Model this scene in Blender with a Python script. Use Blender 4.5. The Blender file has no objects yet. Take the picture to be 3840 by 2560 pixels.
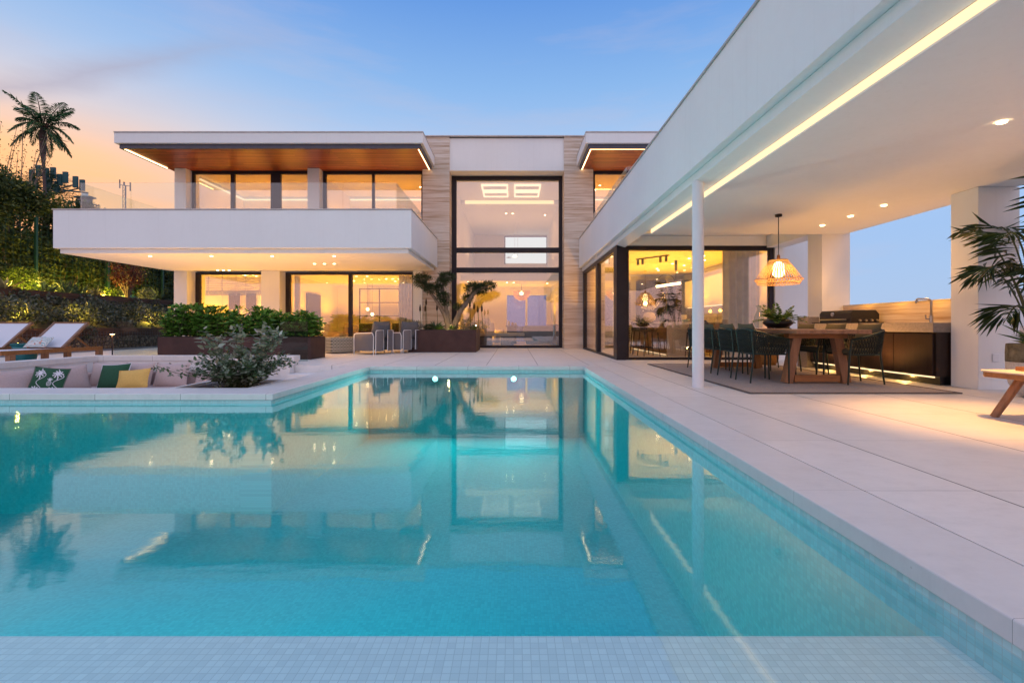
import bpy, math, random
import numpy as np
from mathutils import Vector, Matrix
rnd = random.Random(7); nr = np.random.default_rng(11)
R = math.radians
S = bpy.context.scene
COL = S.collection

# ------------------------------------------------------------------ objects
def woff(o):
    v = Vector((0, 0, 0))
    while o is not None:
        v += o.location; o = o.parent
    return v
def tag(o, label=None, cat=None, group=None, kind=None):
    if label: o['label'] = label
    if cat: o['category'] = cat
    if group: o['group'] = group
    if kind: o['kind'] = kind
    return o
def thing(name, loc, label, cat, group=None, rz=0.0):
    o = bpy.data.objects.new(name, None); COL.objects.link(o)
    o.empty_display_size = .2
    o.location = loc; o.rotation_euler = (0, 0, rz)
    return tag(o, label, cat, group)
def kids(o): return [c for c in bpy.data.objects if c.parent is o]
def dup(root, loc, rz, label, group=None):
    r = root.copy(); COL.objects.link(r); r.location = loc; r.rotation_euler = (0, 0, rz)
    r['label'] = label
    if group: r['group'] = group
    for ch in kids(root):
        c = ch.copy(); COL.objects.link(c); c.parent = r
        for g in kids(ch):
            d = g.copy(); COL.objects.link(d); d.parent = c
    return r

class MB:
    def __init__(s): s.v = []; s.f = []
    def add(s, vs, fs):
        b = len(s.v); s.v += [tuple(p) for p in vs]; s.f += [tuple(i + b for i in f) for f in fs]; return s
    def box(s, x0, x1, y0, y1, z0, z1):
        if x0 > x1: x0, x1 = x1, x0
        if y0 > y1: y0, y1 = y1, y0
        if z0 > z1: z0, z1 = z1, z0
        return s.add([(x0,y0,z0),(x1,y0,z0),(x1,y1,z0),(x0,y1,z0),(x0,y0,z1),(x1,y0,z1),(x1,y1,z1),(x0,y1,z1)],
              [(0,3,2,1),(4,5,6,7),(0,1,5,4),(1,2,6,5),(2,3,7,6),(3,0,4,7)])
    def prism(s, poly, z0, z1):
        n = len(poly)
        vs = [(x, y, z0) for x, y in poly] + [(x, y, z1) for x, y in poly]
        fs = [tuple(range(n))[::-1], tuple(range(n, 2*n))] + [(i, (i+1) % n, n+(i+1) % n, n+i) for i in range(n)]
        return s.add(vs, fs)
    def tube(s, pts, r, n=8, cap=True):
        pts = [Vector(p) for p in pts]; m = len(pts)
        rr = r if isinstance(r, (list, tuple)) else [r]*m
        t0 = (pts[1]-pts[0]).normalized()
        up = Vector((0,0,1)) if abs(t0.z) < .9 else Vector((1,0,0))
        a = t0.cross(up).normalized(); vs = []
        for i, p in enumerate(pts):
            t = (pts[min(i+1, m-1)]-pts[max(i-1, 0)])
            t = t.normalized() if t.length > 1e-9 else t0
            a = (a - t*a.dot(t)).normalized(); b = t.cross(a)
            for k in range(n):
                w = 2*math.pi*k/n
                vs.append(p + (a*math.cos(w)+b*math.sin(w))*rr[i])
        fs = []
        for i in range(m-1):
            for k in range(n):
                fs.append((i*n+k, i*n+(k+1) % n, (i+1)*n+(k+1) % n, (i+1)*n+k))
        if cap: fs += [tuple(range(n))[::-1], tuple(range((m-1)*n, m*n))]
        return s.add(vs, fs)
    def bar(s, p, q, w, h):            # rectangular bar from p to q
        p = Vector(p); q = Vector(q); t = (q-p).normalized()
        up = Vector((0,0,1)) if abs(t.z) < .95 else Vector((0,1,0))
        a = t.cross(up).normalized()*w/2; b = a.cross(t).normalized()*h/2
        vs = [p-a-b, p+a-b, p+a+b, p-a+b, q-a-b, q+a-b, q+a+b, q-a+b]
        return s.add(vs, [(0,1,2,3),(4,7,6,5),(0,4,5,1),(1,5,6,2),(2,6,7,3),(3,7,4,0)])
    def lathe(s, prof, c=(0,0,0), n=24, cap=True):
        vs = []; m = len(prof)
        for r, z in prof:
            for k in range(n):
                w = 2*math.pi*k/n
                vs.append((c[0]+r*math.cos(w), c[1]+r*math.sin(w), c[2]+z))
        fs = [(i*n+k, i*n+(k+1) % n, (i+1)*n+(k+1) % n, (i+1)*n+k) for i in range(m-1) for k in range(n)]
        if cap: fs += [tuple(range(n))[::-1], tuple(range((m-1)*n, m*n))]
        return s.add(vs, fs)
    def grid(s, fn, nu, nv, wrap=False):
        vs = [fn(i/nu, j/nv) for j in range(nv+1) for i in range(nu+1)]
        fs = [(j*(nu+1)+i, j*(nu+1)+i+1, (j+1)*(nu+1)+i+1, (j+1)*(nu+1)+i) for j in range(nv) for i in range(nu)]
        return s.add(vs, fs)
    def xf(s, M):
        s.v = [tuple(M @ Vector(p)) for p in s.v]; return s
    def build(s, name, mat, parent=None, local=False, smooth=False, bevel=0, sub=0):
        me = bpy.data.meshes.new(name)
        o = bpy.data.objects.new(name, me); COL.objects.link(o)
        off = Vector((0,0,0))
        if parent is not None:
            o.parent = parent
            if not local: off = woff(parent)
        vs = [(p[0]-off.x, p[1]-off.y, p[2]-off.z) for p in s.v]
        me.from_pydata(vs, [], s.f)
        if mat: me.materials.append(mat)
        if smooth: me.polygons.foreach_set('use_smooth', [True]*len(me.polygons))
        if bevel:
            m = o.modifiers.new('bevel', 'BEVEL'); m.width = bevel; m.segments = 2; m.limit_method = 'ANGLE'
        if sub:
            m = o.modifiers.new('sub', 'SUBSURF'); m.levels = sub; m.render_levels = sub
        me.update(); return o

def struct(name, mb, mat, **k):
    return tag(mb.build(name, mat, **k), kind='structure')
def solo(name, mb, mat, label, cat, group=None, **k):     # a thing that is a single mesh
    return tag(mb.build(name, mat, **k), label, cat, group)

# ---- foliage: N hexagonal leaves from arrays
def unit(a): return a/np.maximum(np.linalg.norm(a, axis=1, keepdims=True), 1e-9)
def leaf_arr(p, d, L, W, droop=.25, roll=None):
    n = len(p); d = unit(d)
    up = np.tile(np.array([0., 0., 1.]), (n, 1)) + nr.normal(0, .5, (n, 3))
    sd = unit(np.cross(d, up)); nm = np.cross(sd, d)
    L = np.broadcast_to(np.asarray(L, float), (n,))[:, None]; W = np.broadcast_to(np.asarray(W, float), (n,))[:, None]
    m1 = p + d*L*.3; m2 = p + d*L*.68 - nm*L*droop*.25; tp = p + d*L - nm*L*droop*.8
    vs = np.stack([p, m1+sd*W*.5, m2+sd*W*.4, tp, m2-sd*W*.4, m1-sd*W*.5], 1)
    return vs.reshape(-1, 3)
def leaf_obj(name, varr, mat, parent=None, k=6, local=False):
    n = len(varr)//k
    me = bpy.data.meshes.new(name); o = bpy.data.objects.new(name, me); COL.objects.link(o)
    if parent is not None:
        o.parent = parent
        if not local: varr = varr - np.array(woff(parent))
    me.vertices.add(n*k); me.vertices.foreach_set('co', np.ascontiguousarray(varr, dtype=np.float32).ravel())
    me.loops.add(n*k); me.loops.foreach_set('vertex_index', np.arange(n*k, dtype=np.int32))
    me.polygons.add(n); me.polygons.foreach_set('loop_start', np.arange(0, n*k, k, dtype=np.int32))
    me.polygons.foreach_set('loop_total', np.full(n, k, dtype=np.int32))
    me.update(calc_edges=True); me.validate()
    me.materials.append(mat); return o
def cloud(n, c, r, shell=.55):          # points in an ellipsoid, denser near the surface
    d = unit(nr.normal(0, 1, (n, 3))); q = (shell + (1-shell)*nr.random((n, 1)))
    return np.array(c) + d*q*np.array(r), d

# ------------------------------------------------------------------ materials
def mat(name):
    m = bpy.data.materials.new(name); m.use_nodes = True
    nt = m.node_tree; nt.nodes.clear()
    o = nt.nodes.new('ShaderNodeOutputMaterial'); return m, nt, o
def N(nt, t, **k):
    n = nt.nodes.new(t)
    for a, b in k.items():
        if a.startswith('_'): setattr(n, a[1:], b)
        else:
            i = n.inputs[int(a[1:])] if a[0] == 'i' and a[1:].isdigit() else n.inputs[a.replace('__', ' ')]
            if hasattr(b, 'is_linked') or isinstance(b, bpy.types.NodeSocket): nt.links.new(b, i)
            else: i.default_value = b
    return n
def c4(c): return (c[0], c[1], c[2], 1)
def mathn(nt, op, a, b=None, c=None, clamp=False):
    n = nt.nodes.new('ShaderNodeMath'); n.operation = op; n.use_clamp = clamp
    for i, x in enumerate((a, b, c)):
        if x is None: continue
        if isinstance(x, bpy.types.NodeSocket): nt.links.new(x, n.inputs[i])
        else: n.inputs[i].default_value = x
    return n.outputs[0]
def mixc(nt, f, a, b, blend='MIX'):
    n = nt.nodes.new('ShaderNodeMix'); n.data_type = 'RGBA'; n.blend_type = blend
    for i, x in ((0, f), (6, a), (7, b)):
        if isinstance(x, bpy.types.NodeSocket): nt.links.new(x, n.inputs[i])
        else: n.inputs[i].default_value = x if i == 0 else c4(x)
    return n.outputs[2]
def ramp(nt, f, stops, interp='LINEAR'):
    n = nt.nodes.new('ShaderNodeValToRGB'); cr = n.color_ramp; cr.interpolation = interp
    while len(cr.elements) < len(stops): cr.elements.new(.5)
    for e, (p, c) in zip(cr.elements, stops): e.position = p; e.color = c4(c)
    nt.links.new(f, n.inputs[0]); return n.outputs[0]
def coords(nt, scale=(1,1,1), kind='Object', rot=(0,0,0)):
    t = nt.nodes.new('ShaderNodeTexCoord'); m = nt.nodes.new('ShaderNodeMapping')
    m.inputs['Scale'].default_value = scale; m.inputs['Rotation'].default_value = rot
    nt.links.new(t.outputs[kind], m.inputs[0]); return m.outputs[0]
def geo(nt): return nt.nodes.new('ShaderNodeNewGeometry')
def noise(nt, vec, scale, detail=4, rough=.55):
    n = nt.nodes.new('ShaderNodeTexNoise'); n.inputs['Scale'].default_value = scale
    n.inputs['Detail'].default_value = detail; n.inputs['Roughness'].default_value = rough
    nt.links.new(vec, n.inputs['Vector']); return n.outputs[0]
def bump(nt, h, s=.2, d=.01):
    n = nt.nodes.new('ShaderNodeBump'); n.inputs['Strength'].default_value = s; n.inputs['Distance'].default_value = d
    nt.links.new(h, n.inputs['Height']); return n.outputs[0]
def pbsdf(nt, o, col, rough=.5, metal=0, nrm=None, spec=None):
    b = nt.nodes.new('ShaderNodeBsdfPrincipled')
    for nm, x in (('Base Color', col), ('Roughness', rough), ('Metallic', metal)):
        if isinstance(x, bpy.types.NodeSocket): nt.links.new(x, b.inputs[nm])
        else: b.inputs[nm].default_value = c4(x) if nm == 'Base Color' else x
    if nrm is not None: nt.links.new(nrm, b.inputs['Normal'])
    if spec is not None: b.inputs['Specular IOR Level'].default_value = spec
    nt.links.new(b.outputs[0], o.inputs[0]); return b
def simple(name, col, rough=.5, metal=0, var=.12, scale=6, bmp=0, stretch=(1,1,1), spec=None):
    m, nt, o = mat(name); v = coords(nt, stretch); h = noise(nt, v, scale)
    lo = tuple(max(0, x*(1-var)) for x in col); hi = tuple(min(1, x*(1+var)) for x in col)
    c = ramp(nt, h, [(.3, lo), (.7, hi)])
    pbsdf(nt, o, c, rough, metal, bump(nt, noise(nt, v, scale*6), bmp, .004) if bmp else None, spec); return m
def emit(name, col, s):
    m, nt, o = mat(name); e = N(nt, 'ShaderNodeEmission', Color=c4(col), Strength=s); nt.links.new(e.outputs[0], o.inputs[0]); return m

M = {}
# exterior white render with faint weather streaks and a fine trowel grain
def stucco(name, col):
    m, nt, o = mat(name); v = coords(nt); big = noise(nt, coords(nt, (1,1,.25)), .9, 5); st = noise(nt, coords(nt, (14, 14, .35)), 1.2, 4, .6); fine = noise(nt, v, 7, 5, .7)
    c = mixc(nt, mathn(nt, 'MULTIPLY', ramp(nt, big, [(.42, (0,0,0)), (.75, (1,1,1))]), .22), col, tuple(x*.84 for x in col))
    c = mixc(nt, mathn(nt, 'MULTIPLY', ramp(nt, st, [(.55, (0,0,0)), (.72, (1,1,1))]), .16), c, (col[0]*.80, col[1]*.80, col[2]*.79))
    c = mixc(nt, mathn(nt, 'MULTIPLY', ramp(nt, fine, [(.35, (1,1,1)), (.6, (0,0,0))]), .10), c, tuple(x*.85 for x in col))
    pbsdf(nt, o, c, .85, 0, bump(nt, noise(nt, v, 110, 3), .22, .004), .2); return m
M['stucco'] = stucco('white_render', (.84, .835, .83))
M['plaster'] = stucco('interior_plaster', (.76, .71, .60))
M['metal_cap'] = simple('pale_metal_cap', (.50, .46, .44), .45, .3)
def travertine():
    m, nt, o = mat('travertine'); v = coords(nt)
    a = noise(nt, coords(nt, (.35, .35, 9)), 1.6, 6, .65); b = noise(nt, coords(nt, (.8, .8, 34)), 1.4, 4, .6)
    e = noise(nt, coords(nt, (.3, .3, 1.1)), .9, 3)
    c = ramp(nt, a, [(.30, (.36, .23, .14)), (.42, (.54, .41, .31)), (.53, (.68, .57, .48)), (.72, (.76, .69, .63))])
    c = mixc(nt, mathn(nt, 'MULTIPLY', ramp(nt, b, [(.52, (0,0,0)), (.62, (1,1,1))]), .35), c, (.40, .29, .21))
    c = mixc(nt, mathn(nt, 'MULTIPLY', ramp(nt, e, [(.5, (0,0,0)), (.68, (1,1,1))]), .5), c, (.52, .38, .27))
    s = N(nt, 'ShaderNodeSeparateXYZ', Vector=v)
    fz = mathn(nt, 'FRACT', mathn(nt, 'MULTIPLY', s.outputs[2], 1.63))
    j = mathn(nt, 'LESS_THAN', fz, .008)
    c = mixc(nt, mathn(nt, 'MULTIPLY', j, .6), c, (.3, .24, .2))
    pbsdf(nt, o, c, .6, 0, bump(nt, b, .25, .006), .3); return m
M['travertine'] = travertine()
def soffit():
    m, nt, o = mat('hardwood_soffit'); v = coords(nt)
    br = nt.nodes.new('ShaderNodeTexBrick'); nt.links.new(v, br.inputs['Vector'])
    br.offset = .37; br.inputs['Scale'].default_value = 1; br.inputs['Brick Width'].default_value = 1.3
    br.inputs['Row Height'].default_value = .085; br.inputs['Mortar Size'].default_value = .003
    br.inputs['Color1'].default_value = (.0, .0, .0, 1); br.inputs['Color2'].default_value = (1, 1, 1, 1); br.inputs['Mortar'].default_value = (.2, .2, .2, 1)
    g = noise(nt, coords(nt, (2.5, 40, 1)), 2, 5)
    f = mathn(nt, 'ADD', mathn(nt, 'MULTIPLY', br.outputs[0], .6), mathn(nt, 'MULTIPLY', g, .4))
    c = ramp(nt, f, [(.1, (.17, .034, .012)), (.5, (.30, .062, .020)), (.9, (.44, .115, .04))])
    c = mixc(nt, br.outputs['Fac'], c, (.05, .015, .008))
    pbsdf(nt, o, c, .38, 0, bump(nt, br.outputs['Fac'], -.3, .004), .5); return m
M['soffit'] = soffit()
M['frame'] = simple('dark_bronze_metal', (.026, .021, .026), .42, .35, spec=.4)
M['trim'] = simple('slate_metal_trim', (.075, .075, .10), .45, .3)
M['corten'] = simple('brown_steel_planter', (.062, .027, .022), .55, .25, .3, 2.5, .05)
M['rust'] = simple('rusty_timber', (.085, .035, .018), .75, 0, .45, 4, .3, (.4, .4, 3))
def wood(name, lo, hi, axis=(1, 12, 12), rough=.45):
    m, nt, o = mat(name); g = noise(nt, coords(nt, axis), 2.2, 6, .6); h = noise(nt, coords(nt, tuple(a*4 for a in axis)), 3, 3)
    f = mathn(nt, 'ADD', mathn(nt, 'MULTIPLY', g, .7), mathn(nt, 'MULTIPLY', h, .3))
    pbsdf(nt, o, ramp(nt, f, [(.3, lo), (.7, hi)]), rough, 0, bump(nt, h, .1, .003), .4); return m
M['teak'] = wood('teak', (.20, .075, .022), (.40, .17, .055))
M['teak_y'] = wood('aged_teak_planks', (.15, .075, .04), (.34, .18, .10), (9, 1, 9))
M['teak_z'] = wood('teak_leg', (.19, .085, .04), (.36, .18, .09), (10, 10, 1))
M['darkwood'] = wood('dark_stained_oak', (.012, .007, .006), (.034, .019, .015), (8, 8, 1), .4)
M['barwood'] = wood('brown_veneer', (.10, .045, .02), (.20, .095, .045), (6, .8, 6), .35)
def stone_tiles(name, x0, px, y0, py, col, wx=.005, wy=.0017, dark=(.10, .085, .08)):
    m, nt, o = mat(name); v = coords(nt); s = N(nt, 'ShaderNodeSeparateXYZ', Vector=v)
    def line(x, x0, p, w):
        f = mathn(nt, 'FRACT', mathn(nt, 'ADD', mathn(nt, 'DIVIDE', mathn(nt, 'SUBTRACT', x, x0), p), 50.5))
        return mathn(nt, 'LESS_THAN', mathn(nt, 'ABSOLUTE', mathn(nt, 'SUBTRACT', f, .5)), w/p)
    jx = line(s.outputs[0], x0, px, wx); jy = line(s.outputs[1], y0, py, wy)
    j = mathn(nt, 'MAXIMUM', jx, mathn(nt, 'MULTIPLY', jy, .75))
    cell = N(nt, 'ShaderNodeCombineXYZ', X=mathn(nt, 'FLOOR', mathn(nt, 'DIVIDE', mathn(nt, 'SUBTRACT', s.outputs[0], x0), px)),
             Y=mathn(nt, 'FLOOR', mathn(nt, 'DIVIDE', mathn(nt, 'SUBTRACT', s.outputs[1], y0), py)))
    w = nt.nodes.new('ShaderNodeTexWhiteNoise'); nt.links.new(cell.outputs[0], w.inputs['Vector'])
    a = noise(nt, coords(nt, (4, 9, 3)), 2.2, 7, .68); b = noise(nt, v, 4.5, 7, .7)
    f = mathn(nt, 'ADD', mathn(nt, 'MULTIPLY', a, .4), mathn(nt, 'MULTIPLY', b, .6))
    c = ramp(nt, f, [(.33, tuple(x*.89 for x in col)), (.5, col), (.68, tuple(min(1, x*1.06) for x in col))])
    c = mixc(nt, mathn(nt, 'MULTIPLY', w.outputs[0], .30), c, (col[0]*.80, col[1]*.79, col[2]*.77))
    sn = noise(nt, v, .9, 6, .65)
    c = mixc(nt, mathn(nt, 'MULTIPLY', ramp(nt, sn, [(.52, (0,0,0)), (.66, (1,1,1))]), .16), c, (col[0]*.72, col[1]*.70, col[2]*.68))
    sp = noise(nt, v, 23, 3, .7)
    c = mixc(nt, mathn(nt, 'MULTIPLY', ramp(nt, sp, [(.70, (0,0,0)), (.76, (1,1,1))]), .35), c, (.34, .27, .22))
    c = mixc(nt, j, c, dark)
    rg = mathn(nt, 'ADD', mathn(nt, 'MULTIPLY', b, .25), .36)
    pbsdf(nt, o, c, rg, 0, bump(nt, mathn(nt, 'SUBTRACT', a, mathn(nt, 'MULTIPLY', j, 3)), .12, .004), .35); return m
TC = (.77, .735, .71)
M['tiles'] = stone_tiles('limestone_tiles', 2.25, 1.0, 2.28, 1.0, TC)
M['tiles_far'] = stone_tiles('limestone_tiles_far', .49, 1.045, 10.66, 1.2, TC)
M['coping_x'] = stone_tiles('coping_stone_long', .10, 1.0, 40.3, 99, (.74, .71, .69), .002)
M['coping_y'] = stone_tiles('coping_stone_deep', 40.3, 99, .28, 1.0, (.74, .71, .69), .001, .0007)
M['white_stone'] = simple('pale_stone', (.74, .71, .70), .6, 0, .07, 3, .05)
def mosaic(name, ax, ay, cols, s=.026, joint=(.52, .64, .62)):
    m, nt, o = mat(name); v = coords(nt); q = N(nt, 'ShaderNodeSeparateXYZ', Vector=v)
    a = mathn(nt, 'DIVIDE', q.outputs[ax], s); b = mathn(nt, 'DIVIDE', q.outputs[ay], s)
    e = lambda x: mathn(nt, 'GREATER_THAN', mathn(nt, 'ABSOLUTE', mathn(nt, 'SUBTRACT', mathn(nt, 'FRACT', mathn(nt, 'ADD', x, 500)), .5)), .455)
    j = mathn(nt, 'MAXIMUM', e(a), e(b))
    cell = N(nt, 'ShaderNodeCombineXYZ', X=mathn(nt, 'FLOOR', a), Y=mathn(nt, 'FLOOR', b))
    w = nt.nodes.new('ShaderNodeTexWhiteNoise'); nt.links.new(cell.outputs[0], w.inputs['Vector'])
    k = N(nt, 'ShaderNodeVectorMath', _operation='MULTIPLY', i0=cell.outputs[0], i1=(.11, .11, .11))
    f = mathn(nt, 'ADD', mathn(nt, 'MULTIPLY', w.outputs[0], .75), mathn(nt, 'MULTIPLY', noise(nt, k.outputs[0], 1.0, 3), .35))
    c = ramp(nt, f, [(.1, cols[0]), (.5, cols[1]), (.95, cols[2])])
    c = mixc(nt, j, c, joint)
    pbsdf(nt, o, c, .65, 0, bump(nt, j, -.3, .002), .15); return m
PC = [(.42, .64, .66), (.49, .72, .73), (.55, .79, .80)]
M['mos_xy'] = mosaic('pool_mosaic_floor', 0, 1, PC)
M['mos_ledge'] = mosaic('ledge_mosaic', 0, 1, [(.78, .765, .73), (.84, .82, .785), (.89, .87, .83)], joint=(.68, .66, .62))
M['mos_xz'] = mosaic('pool_mosaic_end_wall', 0, 2, PC)
M['mos_yz'] = mosaic('pool_mosaic_side_wall', 1, 2, PC)
def fres(nt, ior):
    g = geo(nt); i = mathn(nt, 'ADD', mathn(nt, 'MULTIPLY', g.outputs['Backfacing'], 1/ior-ior), ior)
    return N(nt, 'ShaderNodeFresnel', IOR=i)
def glass(name, r0, tint, k=1.0):
    m, nt, o = mat(name)
    fr = fres(nt, 1.5)
    f = mathn(nt, 'MULTIPLY_ADD', fr.outputs[0], k, r0, True)
    t = N(nt, 'ShaderNodeBsdfTransparent', Color=c4(tint)); g = N(nt, 'ShaderNodeBsdfGlossy', Color=(1, 1, 1, 1), Roughness=0.0)
    x = N(nt, 'ShaderNodeMixShader', i0=f, i1=t.outputs[0], i2=g.outputs[0]); nt.links.new(x.outputs[0], o.inputs[0]); return m
M['window'] = glass('coated_window_glass', .13, (.97, .97, .97))
M['rail'] = glass('railing_glass', .03, (.93, .975, .965))
M['tint'] = glass('dusky_screen_glass', .0, (.82, .88, .86), .3)
def water():
    m, nt, o = mat('pool_water'); v = coords(nt)
    n1 = noise(nt, coords(nt, (1.0, 2.6, 1)), 3.2, 3, .5); n2 = noise(nt, coords(nt, (1, 1.6, 1)), 14, 2, .5)
    h = mathn(nt, 'ADD', mathn(nt, 'MULTIPLY', n1, 1.0), mathn(nt, 'MULTIPLY', n2, .10))
    nb = bump(nt, h, .085, .008)
    fr = fres(nt, 1.33)
    f = mathn(nt, 'MULTIPLY_ADD', fr.outputs[0], 1.3, .06, True)
    t = N(nt, 'ShaderNodeBsdfTransparent', Color=(.96, 1, 1, 1)); g = N(nt, 'ShaderNodeBsdfGlossy', Color=(.84, .96, 1, 1), Roughness=.05, Normal=nb)
    x = N(nt, 'ShaderNodeMixShader', i0=f, i1=t.outputs[0], i2=g.outputs[0]); nt.links.new(x.outputs[0], o.inputs[0])
    va = N(nt, 'ShaderNodeVolumeAbsorption', Color=(0, .875, .89, 1), Density=.95); nt.links.new(va.outputs[0], o.inputs['Volume']); return m
M['water'] = water()
WARM = (1, .47, .13)
M['led'] = emit('warm_led', (1, .68, .37), 1.7)
M['led_eaves'] = emit('eaves_led', (1, .60, .26), 9)
M['led_soft'] = emit('soft_warm_led', (1, .62, .25), 1.6)
M['downlight'] = emit('downlight_lens', (1, .70, .36), 14)
M['bulb'] = emit('glowing_bulb', (1, .66, .28), 9)
M['poollamp'] = emit('pool_lamp_lens', (1, .97, .88), 9)
M['panel'] = emit('window_daylight_glow', (.82, .93, .90), .95)  # emission stands in for sky seen through the gallery window
def leafm(name, cols, rough=.5, trans=.25):
    m, nt, o = mat(name); g = geo(nt)
    c = ramp(nt, g.outputs['Random Per Island'], [(i/(len(cols)-1), x) for i, x in enumerate(cols)])
    b = N(nt, 'ShaderNodeBsdfPrincipled', Roughness=rough); nt.links.new(c, b.inputs['Base Color']); b.inputs['Specular IOR Level'].default_value = .35
    t = N(nt, 'ShaderNodeBsdfTranslucent'); nt.links.new(c, t.inputs[0])
    x = N(nt, 'ShaderNodeMixShader', i0=trans, i1=b.outputs[0], i2=t.outputs[0]); nt.links.new(x.outputs[0], o.inputs[0]); return m
M['laurel'] = leafm('laurel_leaf', [(.035, .11, .014), (.10, .25, .03), (.21, .40, .07)], .35)
M['hedge'] = leafm('hedge_leaf', [(.025, .05, .012), (.075, .11, .03), (.16, .18, .06)], .55)
M['hedge2'] = leafm('shrub_leaf', [(.04, .06, .03), (.09, .105, .06), (.22, .22, .17)], .45)
M['lime'] = leafm('lime_leaf', [(.05, .10, .015), (.12, .19, .02), (.22, .30, .04)], .5)
M['redleaf'] = leafm('red_leaf', [(.05, .012, .012), (.13, .03, .022), (.22, .07, .045)], .5)
M['elae'] = leafm('silver_green_leaf', [(.04, .075, .025), (.08, .13, .05), (.20, .23, .15), (.42, .44, .36)], .4)
M['elae_pale'] = leafm('pale_silvery_leaf', [(.10, .13, .06), (.24, .25, .16), (.36, .30, .19), (.50, .50, .44)], .4)
M['olive'] = leafm('olive_leaf', [(.016, .036, .012), (.038, .072, .026), (.08, .115, .05)], .5)
M['palm'] = leafm('palm_leaf', [(.014, .040, .014), (.03, .075, .028), (.06, .11, .04)], .4, .15)
M['palm_tall'] = leafm('tall_palm_leaf', [(.04, .14, .07), (.10, .27, .12), (.28, .32, .09)], .4, .35)
M['agave'] = leafm('agave_leaf', [(.05, .09, .06), (.09, .15, .10)], .5, .05)
M['agave_lit'] = leafm('lit_agave_leaf', [(.22, .20, .10), (.34, .31, .18)], .5, .05)  # lit copy of the agave leaf, lamplight put into the colour
M['fern'] = leafm('fern_leaf', [(.03, .075, .012), (.07, .15, .02), (.13, .22, .035)], .45)
M['silver'] = leafm('silver_leaf', [(.12, .14, .11), (.22, .24, .20)], .6)
M['bloom'] = leafm('pale_petal', [(.7, .62, .5), (.8, .75, .66)], .6)
M['bark'] = simple('pale_bark', (.21, .155, .115), .9, 0, .35, 5, .6, (4, 4, 1))
M['palmbark'] = simple('palm_bark', (.09, .06, .055), .9, 0, .4, 8, .5, (1, 1, 6))
M['stem'] = simple('plant_stem', (.07, .08, .03), .7)
M['soil'] = simple('dark_soil', (.05, .04, .035), .95, 0, .4, 18, .6)
M['gravel'] = simple('grey_gravel', (.16, .16, .18), .95, 0, .5, 60, .9)
M['cushion'] = simple('taupe_canvas', (.52, .40, .38), .95, 0, .05, 30, .25)
M['green_cloth'] = simple('bottle_green_cloth', (.022, .085, .042), .95, 0, .12, 40, .25)
M['yellow_cloth'] = simple('yellow_cloth', (.72, .44, .12), .95, 0, .06, 40, .25)
M['sling'] = simple('white_sling_mesh', (.66, .66, .70), .8, 0, .03, 90, .1)
M['grey_cloth'] = simple('grey_upholstery', (.12, .12, .13), .95, 0, .15, 50, .3)
M['pale_cloth'] = simple('beige_upholstery', (.55, .46, .34), .95, 0, .08, 40, .25)
M['dark_cloth'] = simple('dark_brown_cloth', (.035, .022, .016), .95)
M['whitepaint'] = simple('white_paint', (.78, .78, .80), .4, 0, .02)
M['teal'] = simple('teal_glaze', (.005, .14, .16), .25, 0, .2, 3)
M['steel'] = simple('brushed_steel', (.55, .53, .52), .28, 1, .05)
M['black'] = simple('black_enamel', (.012, .012, .013), .28, 0, .2)
M['counter'] = simple('grey_stone_counter', (.27, .235, .215), .6, 0, .16, 26, .1)
M['rug'] = simple('woven_rug', (.38, .325, .30), .98, 0, .18, 55, .5)
M['rug_edge'] = simple('rug_binding', (.13, .105, .095), .95)
M['rope'] = simple('dark_green_rope', (.009, .016, .011), .75, 0, .3, 60)
M['rope_frame'] = simple('dark_green_metal', (.012, .03, .024), .4, .2)
M['olive_cloth'] = simple('olive_cushion', (.10, .088, .05), .95, 0, .12, 60, .4)
M['mast'] = simple('teal_mast_paint', (.012, .075, .085), .6)
M['greymast'] = simple('galvanised_steel', (.16, .14, .15), .5, .5)
M['fence'] = simple('green_fence_paint', (.006, .045, .022), .5)
M['curtain'] = simple('sheer_curtain', (.70, .60, .42), .9)
M['marble'] = simple('veined_marble', (.60, .55, .46), .25, 0, .15, 1.6)
M['hill'] = simple('far_hill_scrub', (.03, .045, .03), .95, 0, .5, .3)
M['ground'] = simple('dry_ground', (.12, .10, .075), .95, 0, .4, .5)
M['floor_in'] = simple('interior_floor', (.50, .44, .38), .35, 0, .08, 2)
def stones(name):
    m, nt, o = mat(name); v = coords(nt)
    vo = nt.nodes.new('ShaderNodeTexVoronoi'); vo.inputs['Scale'].default_value = 8; nt.links.new(v, vo.inputs['Vector'])
    ve = nt.nodes.new('ShaderNodeTexVoronoi'); ve.feature = 'DISTANCE_TO_EDGE'; ve.inputs['Scale'].default_value = 8; nt.links.new(v, ve.inputs['Vector'])
    s = N(nt, 'ShaderNodeSeparateColor', Color=vo.outputs['Color'])
    c = ramp(nt, s.outputs[0], [(0, (.11, .085, .06)), (.5, (.22, .18, .13)), (1, (.33, .28, .22))])
    c = mixc(nt, ramp(nt, ve.outputs[0], [(.0, (1,1,1)), (.12, (0,0,0))]), c, (.02, .017, .015))
    pbsdf(nt, o, c, .9, 0, bump(nt, ve.outputs[0], .8, .08)); return m
M['gabion'] = stones('gabion_stones')
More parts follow.
